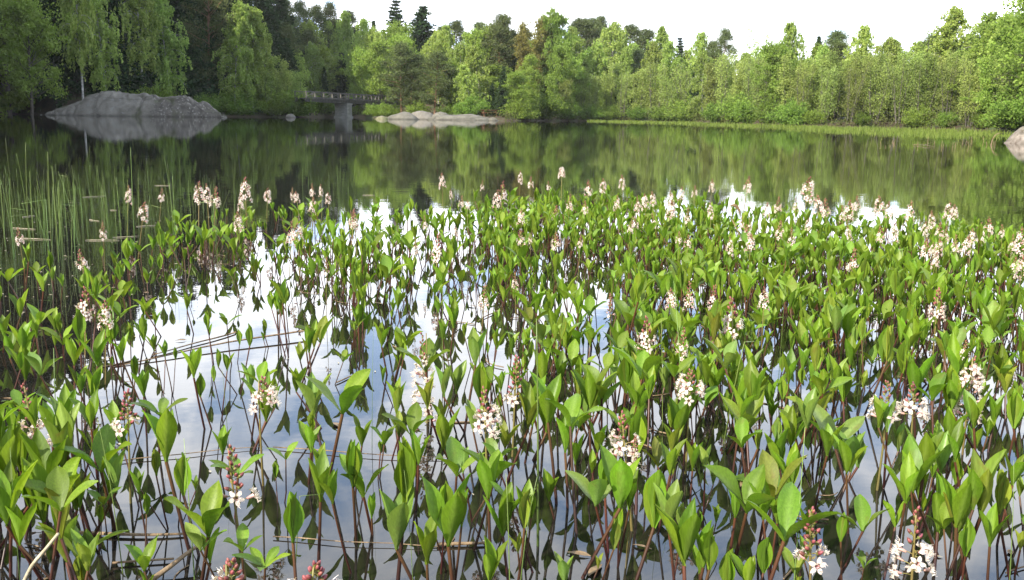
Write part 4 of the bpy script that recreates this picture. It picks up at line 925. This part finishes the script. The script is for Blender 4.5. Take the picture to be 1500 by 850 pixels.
def spike_near(seed, Lr, below, kind):
    rg = np.random.default_rng(seed); fl, bd = spike_plan(seed, Lr, kind); st = MB()
    bend = rg.normal(size=2) * 0.03
    z = np.linspace(-below, Lr, 12); tube(st, np.stack([bend[0] * np.sin((z + below) * 5) * .2 - bend[0] * math.sin(below * 5) * .2 * 0, z * 0, z], 1), np.linspace(0.0034, 0.0012, 12), 7, 0, np.clip((z + below) / (Lr + below), 0, 1))
    for p0, p1, d, u in fl + bd: tube(st, [p0, (p0 + p1) / 2 + np.array([0, 0, .001]), p1], 0.0007, 4, 0, 0.9, cap=False)
    for p0, p1, d, u in (fl + bd)[::2]: leaf_cloud(st, [p0 + d * 0.003], 0.008, 0.5, c=0.8, rg=rg)
    e = [('stem', st.mesh('stem', MT['spike_stem']), None)]
    for i, (p0, p1, d, u) in enumerate(fl):
        d2 = unit(d + np.array([0, 0, 0.1])); Rm = Vector(d2).to_track_quat('Z', 'Y').to_matrix().to_4x4(); s_ = rg.uniform(0.95, 1.3)
        e.append(('flower', FL_ME[i % 5], Matrix.Translation(Vector(p1 + d2 * 0.008)) @ Rm @ Matrix.Rotation(rg.uniform(0, 6), 4, 'Z') @ Matrix.Scale(s_, 4)))
    for i, (p0, p1, d, u) in enumerate(bd):
        s_ = 1.25 - 0.5 * u; d2 = unit(d + np.array([0, 0, 0.5])); Rm = Vector(d2).to_track_quat('Z', 'Y').to_matrix().to_4x4()
        e.append(('bud', BD_ME[i % 3], Matrix.Translation(Vector(p1)) @ Rm @ Matrix.Scale(s_, 4)))
    return e
def spike_far(seed, Lr, below, kind):
    rg = np.random.default_rng(seed); fl, bd = spike_plan(seed, Lr, kind); st = MB(); hd = MB(); bc = MB()
    z = np.linspace(-below, Lr, 7); tube(st, np.stack([z * 0, z * 0, z], 1), np.linspace(0.0034, 0.0014, 7), 5, 0, np.clip((z + below) / (Lr + below), 0, 1))
    for i, (p0, p1, d, u) in enumerate(fl):
        tube(hd, [p0, p1], 0.0008, 3, 2, 0.9, cap=False); Rm = Vector(d).to_track_quat('Z', 'Y').to_matrix().to_4x4()
        hd.merge(FLL[i % 4], np.array(Matrix.Translation(Vector(p1 + d * 0.007)) @ Rm @ Matrix.Scale(rg.uniform(0.85, 1.2), 4)))
    for i, (p0, p1, d, u) in enumerate(bd):
        tube(bc, [p0, p1], 0.0008, 3, 2, 0.9, cap=False); Rm = Vector(unit(d + np.array([0, 0, .5]))).to_track_quat('Z', 'Y').to_matrix().to_4x4()
        bc.merge(BDM[i % 3], np.array(Matrix.Translation(Vector(p1)) @ Rm @ Matrix.Scale(1.5 - 0.6 * u, 4)))
    e = [('stem', st.mesh('stem', MT['spike_stem']), None), ('flower_head', hd.mesh('flower_head', [MT['petal'], MT['tube'], MT['spike_stem']]), None)]
    if bd: e.append(('bud_head', bc.mesh('bud_head', [MT['bud'], MT['sepal'], MT['spike_stem']]), None))
    return e
SPF = {k: [spike_far(400 + i * 10 + j, [0.085, 0.11, 0.075][j], 0.55, k) for j in range(3)] for i, k in enumerate(('full', 'half', 'bud'))}
SPF['round'] = [spike_far(480, 0.045, 0.55, 'round')]
SPIKES = []
def put_spike(px, ytop, lenpx, Ht, kind, near=False):
    t = at_z(px, ytop, Ht); s = slant(t); Lr = lenpx * s / F * 0.97; below = Ht - Lr
    if near:
        parts_ = spike_near(600 + len(SPIKES), Lr, max(0.02, below) + 0.1, kind); e = empty('bogbean_flower_spike', (t[0], t[1], below), 0)
        e.rotation_euler = (random.gauss(0, .05), random.gauss(0, .05), random.uniform(0, 6.28))
    else:
        pr = SPF[kind]; j = len(SPIKES) % len(pr); parts_ = pr[j]; L0 = [0.085, 0.11, 0.075][j] if kind != 'round' else 0.045; sc = Lr / L0
        e = empty('bogbean_flower_spike', (t[0], t[1], below), 0, (sc * .80, sc * .80, sc)); e.rotation_euler = (random.gauss(0, .07), random.gauss(0, .07), random.uniform(0, 6.28))
    for nm, me, mw in parts_:
        o = link(nm, me, e)
        if mw is not None: o.matrix_basis = mw
    SPIKES.append((e, px, ytop, lenpx, kind, near))
F_, H_, B_ = 'full', 'half', 'bud'
FARS = [(28, 335, 22, H_), (186, 273, 26, F_), (207, 298, 26, F_), (235, 277, 18, H_), (150, 325, 26, H_), (120, 368, 28, H_), (290, 268, 30, F_), (303, 271, 30, F_), (314, 276, 28, H_), (359, 262, 36, F_), (352, 285, 24, F_), (391, 277, 20, F_),
 (349, 312, 28, F_), (428, 275, 18, H_), (435, 282, 16, F_), (457, 270, 18, H_), (470, 271, 18, F_), (481, 283, 16, F_), (520, 312, 26, H_), (425, 325, 36, H_), (436, 330, 32, F_), (648, 255, 22, F_), (661, 278, 14, F_), (676, 288, 16, H_), (685, 294, 14, F_),
 (706, 264, 16, H_), (735, 268, 30, H_), (727, 280, 26, F_), (762, 251, 20, F_), (777, 260, 16, H_), (804, 266, 13, H_), (834, 285, 26, H_), (862, 266, 22, H_), (884, 263, 22, F_), (903, 287, 26, F_), (857, 296, 18, H_), (912, 258, 20, F_), (936, 288, 18, H_), (946, 286, 22, F_), (958, 282, 20, F_),
 (985, 280, 24, F_), (982, 296, 26, F_), (998, 275, 20, F_), (1007, 305, 24, H_), (1018, 273, 16, H_), (1043, 264, 18, F_), (1042, 298, 24, F_), (1095, 260, 22, H_), (1092, 332, 34, F_), (1070, 348, 28, F_), (1100, 345, 26, F_), (1140, 289, 22, H_), (1166, 290, 20, H_), (1183, 262, 34, F_), (1143, 325, 26, H_),
 (1160, 335, 28, H_), (1200, 288, 28, F_), (1212, 292, 26, H_), (1236, 302, 24, H_), (1244, 296, 26, F_), (1257, 288, 20, H_), (1245, 332, 26, F_), (1290, 290, 26, F_), (1304, 297, 22, F_), (1333, 296, 36, F_), (1292, 332, 22, H_), (1310, 328, 28, F_), (1368, 310, 26, F_), (1390, 298, 22, F_), (1400, 301, 20, F_),
 (1440, 328, 26, H_), (1450, 320, 22, H_), (1469, 330, 16, H_), (1495, 335, 40, F_), (1498, 378, 30, F_), (1250, 366, 34, H_), (1400, 345, 26, H_), (1415, 347, 24, F_), (850, 345, 18, H_), (755, 400, 26, H_)]
for a_ in FARS: put_spike(a_[0], a_[1], a_[2], 0.285 if a_[1] < 300 else 0.25, a_[3])
put_spike(823, 249, 12, 0.31, 'round')
_rb = np.random.default_rng(77)
for k in range(30):
    x_ = _rb.uniform(880, 1500) if k < 20 else _rb.uniform(400, 880); y_ = np.interp(x_, [400, 900, 1100, 1500], [292, 290, 300, 336]) + _rb.uniform(-4, 62)
    put_spike(float(x_), float(y_), float(_rb.uniform(16, 26)), 0.255, (F_, H_, H_)[k % 3])
for a_ in [(640, 345, 42, H_), (708, 417, 42, H_), (122, 425, 44, H_), (152, 442, 40, F_), (478, 378, 26, B_), (1076, 440, 56, H_), (1120, 423, 32, F_), (1010, 415, 42, H_), (985, 425, 30, F_), (1046, 420, 36, H_), (1000, 482, 46, H_), (948, 468, 50, H_), (1375, 425, 46, H_), (895, 432, 34, B_), (1415, 500, 24, H_), (930, 640, 30, B_)]:
    put_spike(*a_[:3], 0.235, a_[3])
for a_ in [(622, 490, 140, F_), (755, 525, 72, B_), (712, 572, 68, H_), (385, 555, 46, H_), (50, 558, 110, H_), (185, 574, 56, B_), (345, 655, 84, B_), (338, 825, 46, B_), (460, 828, 40, B_), (920, 606, 80, H_), (1012, 545, 44, H_), (1425, 525, 92, F_), (1345, 748, 112, H_), (1195, 748, 84, B_), (1340, 565, 48, H_), (1298, 562, 58, H_)]:
    put_spike(*a_[:3], 0.225 if a_[1] < 700 else 0.19, a_[3], True)

# ---------------------------------------------------------------- rushes
def rush_mesh(seed, Hh, bend=0.06, r=0.0024, kink=False):
    rg = np.random.default_rng(seed); mb = MB(); z = np.linspace(-0.2, Hh, 10); k = np.clip(z / Hh, 0, 1); d = rg.normal(size=2) * bend
    pts = np.stack([d[0] * z + d[0] * 1.5 * k ** 3 * Hh * .5, d[1] * z + d[1] * k ** 3 * Hh * .4, z], 1)
    if kink:
        i = 6; dr = unit([rg.normal(), rg.normal(), -0.35])
        for q_ in range(i + 1, 10): pts[q_] = pts[i] + dr * Hh * 0.10 * (q_ - i)
    tube(mb, pts, np.linspace(r, r * 0.25, 10), 5, 0, k); return mb.mesh('rush_stem', MT['rush'])
RUSH = [rush_mesh(700 + k, 1.0, [0.05, 0.09, 0.02, 0.14, 0.04, 0.07][k % 6], 0.0048 if k % 3 else 0.0062, k in (9,)) for k in range(12)]
rr_ = np.random.default_rng(9); NR = 0
def put_rush(px, pyw, toppx, lab, grp, thick=1.0, k=None):
    global NR
    b = at_z(px, pyw); s = slant(b); Hh = (pyw - toppx) * s / F
    o = link('rush_stem', RUSH[NR % 12 if k is None else k]); o.location = tuple(b); o.scale = (Hh * thick, Hh * thick, Hh); o.rotation_euler = (0, 0, rr_.uniform(0, 6.28)); NR += 1
    tag(o, lab, 'rush', grp); return o
for k in range(240):
    f_ = rr_.uniform() ** 0.8; px = -10 + 345 * f_ ** 1.35; py = rr_.uniform(288, 372) + (20 if px < 110 else 0); 
    if px > 215 and rr_.uniform() < 0.35: py = rr_.uniform(280, 310)
    tp_ = min(py - 28, rr_.uniform(252, 312) + (0 if rr_.uniform() < .85 else -30)); put_rush(px, py, tp_, 'thin green rush stem in the reed bed below the grey outcrop', 'rushes of the reed bed', rr_.uniform(0.55, 0.95))
for k in range(26):
    px = rr_.uniform(330, 560); py = rr_.uniform(300, 330); put_rush(px, py, py - rr_.uniform(25, 85), 'thin green rush stem sparse at the far rim of the bed', 'sparse rushes at the far rim', rr_.uniform(0.6, 0.9))
FR = [(92, 800, 540, 1.6, 'stout dark rush rising through the large shoots by the lower corner'), (335, 660, 540, .9, 'slim rush by the open water beside the star-leaved shoot'), (285, 850, 655, 1.5, 'dark upright rush before the lowest broad shoot'),
      (180, 840, 620, 1.1, 'rush between the corner shoots and the brown floating rod'), (788, 800, 470, 1.5, 'tall dark rush standing before the middle of the bed'), (1000, 640, 425, 1.1, 'tall rush rising between two white spikes'), (970, 680, 470, 1.0, 'slightly leaning rush at the heart of the dense leaves'),
      (1060, 650, 400, .9, 'straight rush above the dense leaves near the two-tiered spikes'), (1140, 560, 420, .9, 'rush at the rear of the dense leaves'), (1255, 600, 470, .8, 'thin rush beside the budding spikes'), (648, 560, 420, 1.0, 'single rush behind the tallest spike'), (1295, 460, 365, .9, 'green rush leaning among the far spikes'),
      (545, 660, 470, .7, 'wiry rush leaning over the open water'), (605, 860, 690, .8, 'rush at the lower rim beside the large three-part leaf'), (748, 920, 700, 1.6, 'stout rush bundle stem at the lower middle'), (756, 930, 690, 1.3, 'pale rush next to the stout stem at the lower middle'),
      (1160, 900, 640, 1.0, 'thin pale rush among shoots near the pad leaf'), (1390, 870, 690, .9, 'pale rush by the pink-budded spike'), (1476, 900, 700, 1.2, 'rush at the lower picture corner beyond the spike'), (432, 850, 640, .8, 'rush bending by the floating brown rod'),
      (240, 640, 540, .6, 'hair-thin rush above the open cloud reflection'), (30, 860, 680, 1.2, 'rush rising from the corner leaves'), (820, 470, 380, .7, 'thin rush before the rear leaves')]
for a_ in FR: put_rush(*a_[:3], a_[4], 'taller single rushes in the bed', a_[3] * 0.8)

# ---------------------------------------------------------------- dead stalks and floating things
def stick(name, a, b, r, m, label, cat='stalk', bow=0.02, z=0.004, zb=None, n=8):
    p, q = at_z(a[0], a[1], z), at_z(b[0], b[1], z if zb is None else zb); mb = MB(); k = np.linspace(0, 1, n)[:, None]
    pts = p + (q - p) * k; L_ = np.linalg.norm(q - p); pts[:, 2] += np.sin(k[:, 0] * math.pi) * bow * L_ * 0.25; am_ = random.uniform(-.045, .045) * L_; pp_ = np.array([-(q - p)[1], (q - p)[0]]) / L_; pts[:, :2] += pp_ * (am_ * 4 * k * (1 - k) + 0.008 * L_ * np.sin(k * random.uniform(6, 11)))
    c0 = pts[0].copy(); tube(mb, pts - c0, np.linspace(r, r * 0.55, n), 6); o = mb.build(name, MT[m]); o.location = tuple(c0); tag(o, label, cat); return o
stick('dead_stalk', (455, 483), (168, 538), 0.0034, 'deadstick', 'long tan dead stalk floating across the open water', zb=0.001, z=0.02)
stick('dead_stalk', (345, 487), (222, 520), 0.003, 'deadstick', 'shorter dead stalk crossing just behind the long tan one')
stick('dead_stalk', (100, 780), (272, 782), 0.004, 'deadstick', 'straight red-brown rod floating near the lower corner')
stick('dead_stalk', (400, 786), (640, 800), 0.0013, 'deadstick', 'hair-thin faint stalk under the large three-part leaf')
stick('dead_stalk', (170, 676), (385, 654), 0.0014, 'deadstick', 'faint brownish stalk behind the pink-budded spike')
stick('dead_stalk', (400, 655), (690, 672), 0.0014, 'deadstick', 'faint stalk lying behind the twin large leaves')
stick('dead_stalk', (215, 856), (292, 798), 0.005, 'deadstick', 'forked dark twig slanting out of the water by the rod', z=0.0, zb=0.03)
stick('dead_stalk', (30, 862), (86, 782), 0.004, 'palestick', 'straw-coloured dead stem slanting among the corner leaves', z=0.02, zb=0.16)
stick('dead_stalk', (640, 798), (720, 795), 0.004, 'deadstick', 'short brown twig floating below the folded leaves')
stick('dead_stalk', (730, 455), (700, 470), 0.003, 'deadstick', 'tiny twig behind the middle shoots')
for i, (x, y, ln, lb) in enumerate([(42, 318, 18, 'pale reed scrap farthest out beside the rushes'), (150, 352, 50, 'long pale reed scrap floating across the rushes'), (35, 334, 34, 'pale reed scrap near the picture edge behind the rushes'), (138, 289, 34, 'pale reed scrap far out between rush stems'), (166, 308, 10, 'short white scrap out beyond the rushes'),
                                    (138, 322, 14, 'white curled scrap amid the rushes'), (184, 348, 38, 'bright reed scrap at the open side of the rushes'), (238, 272, 24, 'pale scrap in the dark water behind the far spikes'), (50, 349, 46, 'thin reed scrap in the densest rushes'), (215, 332, 30, 'thin reed scrap below the double spike'), (540, 286, 18, 'pale scrap alone on the green reflection')]):
    stick('reed_scrap', (x - ln / 2, y), (x + ln / 2, y + (i % 3 - 1) * 2), 0.0022, 'palestick', lb, 'reed scrap', z=0.003)
mb = MB()
for k in range(520):  # pale flecks painted in for glints where stems meet the water, and floating bits
    s_ = SH[int(rr_.integers(0, len(SH)))]; c = s_[0] + np.array([rr_.normal() * .03, rr_.normal() * .03, 0.002]); a_ = rr_.uniform(0, 3.14); l_ = rr_.uniform(0.003, 0.011); w_ = rr_.uniform(0.0015, 0.004)
    if k > 330: c = at_z(rr_.uniform(0, 330), rr_.uniform(290, 460), 0.002)
    d = np.array([math.cos(a_), math.sin(a_), 0]) * l_; e_ = np.array([-math.sin(a_), math.cos(a_), 0]) * w_
    mb.add([c - d, c - e_, c + d, c + e_ + np.array([0, 0, .001])], [[0, 1, 2, 3]])
for k in range(170):
    s_ = SH[int(rr_.integers(0, len(SH)))]; c = s_[0] + np.array([rr_.normal() * .08, rr_.normal() * .08, 0.001]); a_ = rr_.uniform(0, 6.28); l_ = rr_.uniform(0.03, 0.13); cv_ = rr_.normal() * 0.25
    u_ = np.linspace(-.5, .5, 6); d = np.array([math.cos(a_), math.sin(a_)]); e_ = np.array([-d[1], d[0]])
    pt = np.concatenate([c[:2] + np.outer(u_ * l_, d) + np.outer(cv_ * l_ * (u_ * u_ * 2), e_), np.full((6, 1), 0.001 + rr_.uniform(0, .004))], 1)
    tube(mb, pt, rr_.uniform(0.0008, 0.0022), 5, 1)
for k in range(120):                       # sunken brown leaf scraps
    s_ = SH[int(rr_.integers(0, len(SH)))]; lf_ = leaflet(rr_.uniform(.02, .05), rr_.uniform(.008, .018), 0.2, 0.3, 0.2, rr_, 4, 2)
    mb.merge(lf_, np.array(Matrix.Translation(Vector(s_[0] + np.array([rr_.normal() * .07, rr_.normal() * .07, 0.003]))) @ Matrix.Rotation(rr_.uniform(0, 6.28), 4, 'Z') @ Matrix.Rotation(1.5, 4, 'Y')), 1)
tag(mb.build('floating_flecks', [MT['palestick'], MT['deadstick']]), 'pale flecks imitating glints at the stems, with floating plant litter', 'plant litter', kind='stuff')
# pad leaf lying on the water
def pad():
    c = at_z(1118, 703, 0.006); mb = MB(); n = 26; an = np.linspace(0, 2 * math.pi, n, endpoint=False); rings = [0.35, 0.7, 1.0]; V = [[0, 0, 0.004]]
    for r_ in rings:
        for a_ in an: V.append([math.cos(a_) * 0.062 * r_, math.sin(a_) * 0.045 * r_, 0.004 * math.sin(a_ * 2) * r_ * r_ + 0.003])
    Q = [[0, 1 + k, 1 + (k + 1) % n, 1 + (k + 1) % n] for k in range(n)]
    for r_ in range(2): Q += [[1 + r_ * n + k, 1 + (r_ + 1) * n + k, 1 + (r_ + 1) * n + (k + 1) % n, 1 + r_ * n + (k + 1) % n] for k in range(n)]
    mb.add(V, Q); o = mb.build('pad_leaf', MT['leaf']); o.location = tuple(c); tag(o, 'oval green pad leaf lying flat on the water', 'leaf')
pad()
# dark withered leaf at the rear of the bed
mb = leaflet(0.10, 0.035, 0.9, 1.6, 0.6, rng); st = MB(); tube(st, [[0, 0, -0.25], [0.02, 0, -0.1], [0.05, 0, 0]], 0.003, 5)
o = mb.build('withered_leaf', MT['deadstick']); b = at_z(1084, 318, 0.20); o.location = tuple(b); o.rotation_euler = (0.2, 0.3, 2.6)
t_ = st.build('stem', MT['deadstick'], o); tag(o, 'dark brown withered leaf curled above the rear leaves', 'leaf')
# pale branches lying at the sedge strip, arched branch by the pink boulder
stick('fallen_branch', (1338, 212), (1368, 215), 0.008, 'deadstick', 'brownish branch lying in the water before the sedge strip', 'branch', z=0.02)
stick('fallen_branch', (1352, 214), (1366, 209), 0.006, 'deadstick', 'shorter brownish branch crossing the first one at the sedge', 'branch', z=0.02, zb=0.10)
def arch():
    p0 = at_z(1452, 211); s = slant(p0); pts = []
    for x, y in [(1452, 212), (1454, 204), (1458, 198), (1464, 195), (1470, 196)]:
        d = ray(x, y); t = p0[1] / d[1]; pts.append([d[0] * t, p0[1], CAM_H + d[2] * t])
    mb = MB(); pts = np.array(pts); tube(mb, pts - p0, np.linspace(0.02, 0.008, 5), 5); o = mb.build('arched_branch', MT['deadstick']); o.location = tuple(p0); tag(o, 'pale dead branch arching out of the water by the pink boulder', 'branch')
arch()
# bleached reed stumps in front of the sedge
for k in range(24):
    px = rr_.uniform(1290, 1462); py = rr_.uniform(207, 216); b = at_z(px, py); hh = rr_.uniform(2, 9) * slant(b) / F; mb = MB()
    tube(mb, [[0, 0, -0.2], [rr_.normal() * .05, rr_.normal() * .05, hh]], [0.009, 0.005], 5); o = mb.build('reed_stump', MT['deadstick']); o.location = tuple(b)
    tag(o, 'short bleached reed stump in the water before the sedge strip', 'reed stump', 'reed stumps before the sedge')

# ---------------------------------------------------------------- labels of spikes and shoots
sp_named = {(622, 490): 'tallest white flower spike, half in bloom, over the open water', (1425, 525): 'broad white flower spike crowded with blossoms', (1345, 748): 'pink-budded spike with few open stars at the lower rim',
 (50, 558): 'long loose spike with white stars low and brown buds above', (712, 572): 'short white spike beside the folded twin leaves', (755, 525): 'slender spike mostly of buds behind the twin leaves', (385, 555): 'small pinkish spike over the open water',
 (185, 574): 'red-budded spike with one white star by the star-leaved shoot', (345, 655): 'pink-budded spike with two white stars over open water', (338, 825): 'dark red bud head touching the lower rim', (460, 828): 'small dark red bud head at the lower rim',
 (920, 606): 'spike with white stars low above the dense broad leaves', (1012, 545): 'white spike with few stars in the dense middle leaves', (1195, 748): 'bud-covered spike without broad bloom near the lower rim', (1340, 565): 'spike with a single large white star by the broad one', (1298, 562): 'reddish spike with two white stars among dense leaves',
 (823, 249): 'round white flower ball highest at the far rim', (122, 425): 'loose white spike over the shaded water', (152, 442): 'full white spike beside the loose one', (640, 345): 'pale spike standing over the bright gap in the leaves', (708, 417): 'white spike with few stars in mid-bed',
 (28, 335): 'small spike alone beside the reed bed', (120, 368): 'lone spike with pink top in the shaded water', (150, 325): 'lone spike amid the rushes', (1183, 262): 'tall narrow spike standing clear of the rear leaves', (1333, 296): 'tall double-tiered white spike at the far rim'}
LBL = {'full': 'white spike in full bloom', 'half': 'white spike with reddish bud tip', 'bud': 'spike mostly in brown-red bud', 'round': 'round white flower head'}
ANCH = [(100, 'by the rushes'), (270, 'below the grey outcrop'), (410, 'below the outcrop end'), (560, 'below the footbridge'), (690, 'below the pale shore rocks'), (800, 'below the brown aspens'), (950, 'below the mid-shore birches'), (1110, 'below the lone pine'), (1230, 'below the sedge start'), (1370, 'below the alders'), (1501, 'below the pink boulder')]
grp = {}
for s_ in SPIKES:
    e, px, yt, ln, kd, nr_ = s_
    if (px, yt) in sp_named: tag(e, sp_named[(px, yt)], 'flower spike', 'bogbean flower spikes'); continue
    an = next((a_ for x_, a_ in ANCH if px <= x_), ANCH[-1][1]); row = 'in the far row' if yt < 312 else ('in the second row' if yt < 400 else 'in mid-bed')
    grp.setdefault((kd, row, an), []).append(s_)
for (kd, row, an), L_ in grp.items():
    L_.sort(key=lambda s_: s_[1])
    for i, s_ in enumerate(L_): tag(s_[0], (LBL[kd] + ' ' + row + ' ' + an) if len(L_) == 1 else '%s %s %s %s' % (nth_(i), LBL[kd], row, an), 'flower spike', 'bogbean flower spikes')

RM = [(28, 345, 'the small spike beside the reed bed'), (186, 285, 'the far rush-side spike'), (207, 310, 'the loose spike at the rush edge'), (150, 335, 'the lone spike amid the rushes'), (120, 380, 'the lone pink-topped spike'), (290, 282, 'the double far spike'),
      (42, 318, 'the farthest pale scrap'), (150, 352, 'the long pale scrap'), (138, 289, 'the scrap far out'), (359, 280, 'the tall far spike'), (80, 300, 'the open dark water')]
bk = {}
bed = [o for o in COL.objects if o.get('group') == 'rushes of the reed bed']; hs_ = sorted(o.dimensions.z if o.dimensions.z else o.scale.z for o in bed)
for o in bed:
    px, py = proj(o.location); d_, i = sorted((math.hypot(px - a_, py - b_), i) for i, (a_, b_, _) in enumerate(RM))[0]; a_, b_, nm = RM[i]; hz_ = o.scale.z; dx, dy = px - a_, py - b_
    wd_ = 'tall' if hz_ > hs_[len(hs_) * 2 // 3] else ('middling' if hz_ > hs_[len(hs_) // 3] else 'short')
    rel = ('right of' if dx > 0 else 'left of') if abs(dx) > abs(dy) * 0.8 else ('in front of' if dy > 0 else 'behind')
    bk.setdefault((wd_, rel, nm), []).append((d_, o))
for (wd_, rel, nm), L_ in bk.items():
    L_.sort(key=lambda q_: q_[0])
    for k, (_, o) in enumerate(L_): o['label'] = '%s%s green rush stem %s %s' % ('' if len(L_) == 1 else ('nearest ' if k == 0 else nth_(k) + ' '), wd_, rel, nm)
for g_, tx in (('sparse rushes at the far rim', '%s sparse rush stem from the left along the far rim'), ('reed stumps before the sedge', '%s short reed stump from the left before the sedge strip')):
    for k, o in enumerate(sorted([o for o in COL.objects if o.get('group') == g_], key=lambda o: proj(o.location)[0])): o['label'] = tx % nth_(k)

MARKS = [(622, 560, 'the tallest white spike'), (1425, 570, 'the broad white spike'), (1345, 800, 'the pink-budded rim spike'), (50, 610, 'the long loose corner spike'), (712, 610, 'the short white spike'), (385, 575, 'the small pinkish spike'), (185, 600, 'the red-budded spike'),
         (345, 700, 'the two-starred budded spike'), (920, 645, 'the spike in dense leaves'), (1195, 790, 'the bud-covered spike'), (1120, 705, 'the pad leaf'), (230, 780, 'the red-brown rod'), (300, 515, 'the long tan stalk'), (1298, 590, 'the reddish two-starred spike'),
         (1012, 560, 'the few-starred spike'), (788, 620, 'the tall dark rush'), (460, 845, 'the small dark bud head'), (122, 450, 'the loose white spike'), (640, 370, 'the pale gap spike'), (708, 440, 'the mid-bed white spike'), (1076, 470, 'the spikes behind the dense leaves'), (1375, 450, 'the rear broad-side spike'), (1250, 385, 'the rear red-topped spike'), (755, 855, 'the stout rim rushes'), (970, 830, 'the lower rim under dense leaves')]
size_w = lambda ps: 'large' if ps > 0.047 else ('middling' if ps > 0.032 else 'small')
mode_w = {'vee': 'V-shaped', 'open': 'wide-open', 'closed': 'tightly folded', 'star': 'star-leaved'}
bk = {}
for s_ in SHOOT_OBJS:
    e, (px, py), md, pale, nl, hh, sc, ps = s_
    d_ = sorted((math.hypot(px - mx_, (py - my_) * 1.3), i) for i, (mx_, my_, _) in enumerate(MARKS))[0]; i = d_[1]; mx_, my_, nm = MARKS[i]
    dx, dy = px - mx_, py - my_
    rel = ('right of' if dx > 0 else 'left of') if abs(dx) > abs(dy) * 0.8 else ('in front of' if dy > 0 else 'behind')
    bk.setdefault((size_w(ps), md, pale, rel, nm), []).append((d_[0], e, hh))
for (sz, md, pale, rel, nm), L_ in bk.items():
    L_.sort(key=lambda q_: q_[0])
    for k, (_, e, hh) in enumerate(L_):
        nmb = '' if len(L_) == 1 else ('nearest ' if k == 0 else nth_(k) + ' ')
        tag(e, '%s%s %s%s bogbean shoot %s %s' % (nmb, sz, 'pale ' if pale else '', mode_w[md], rel, nm), 'bogbean', 'bogbean shoots in the near bed')
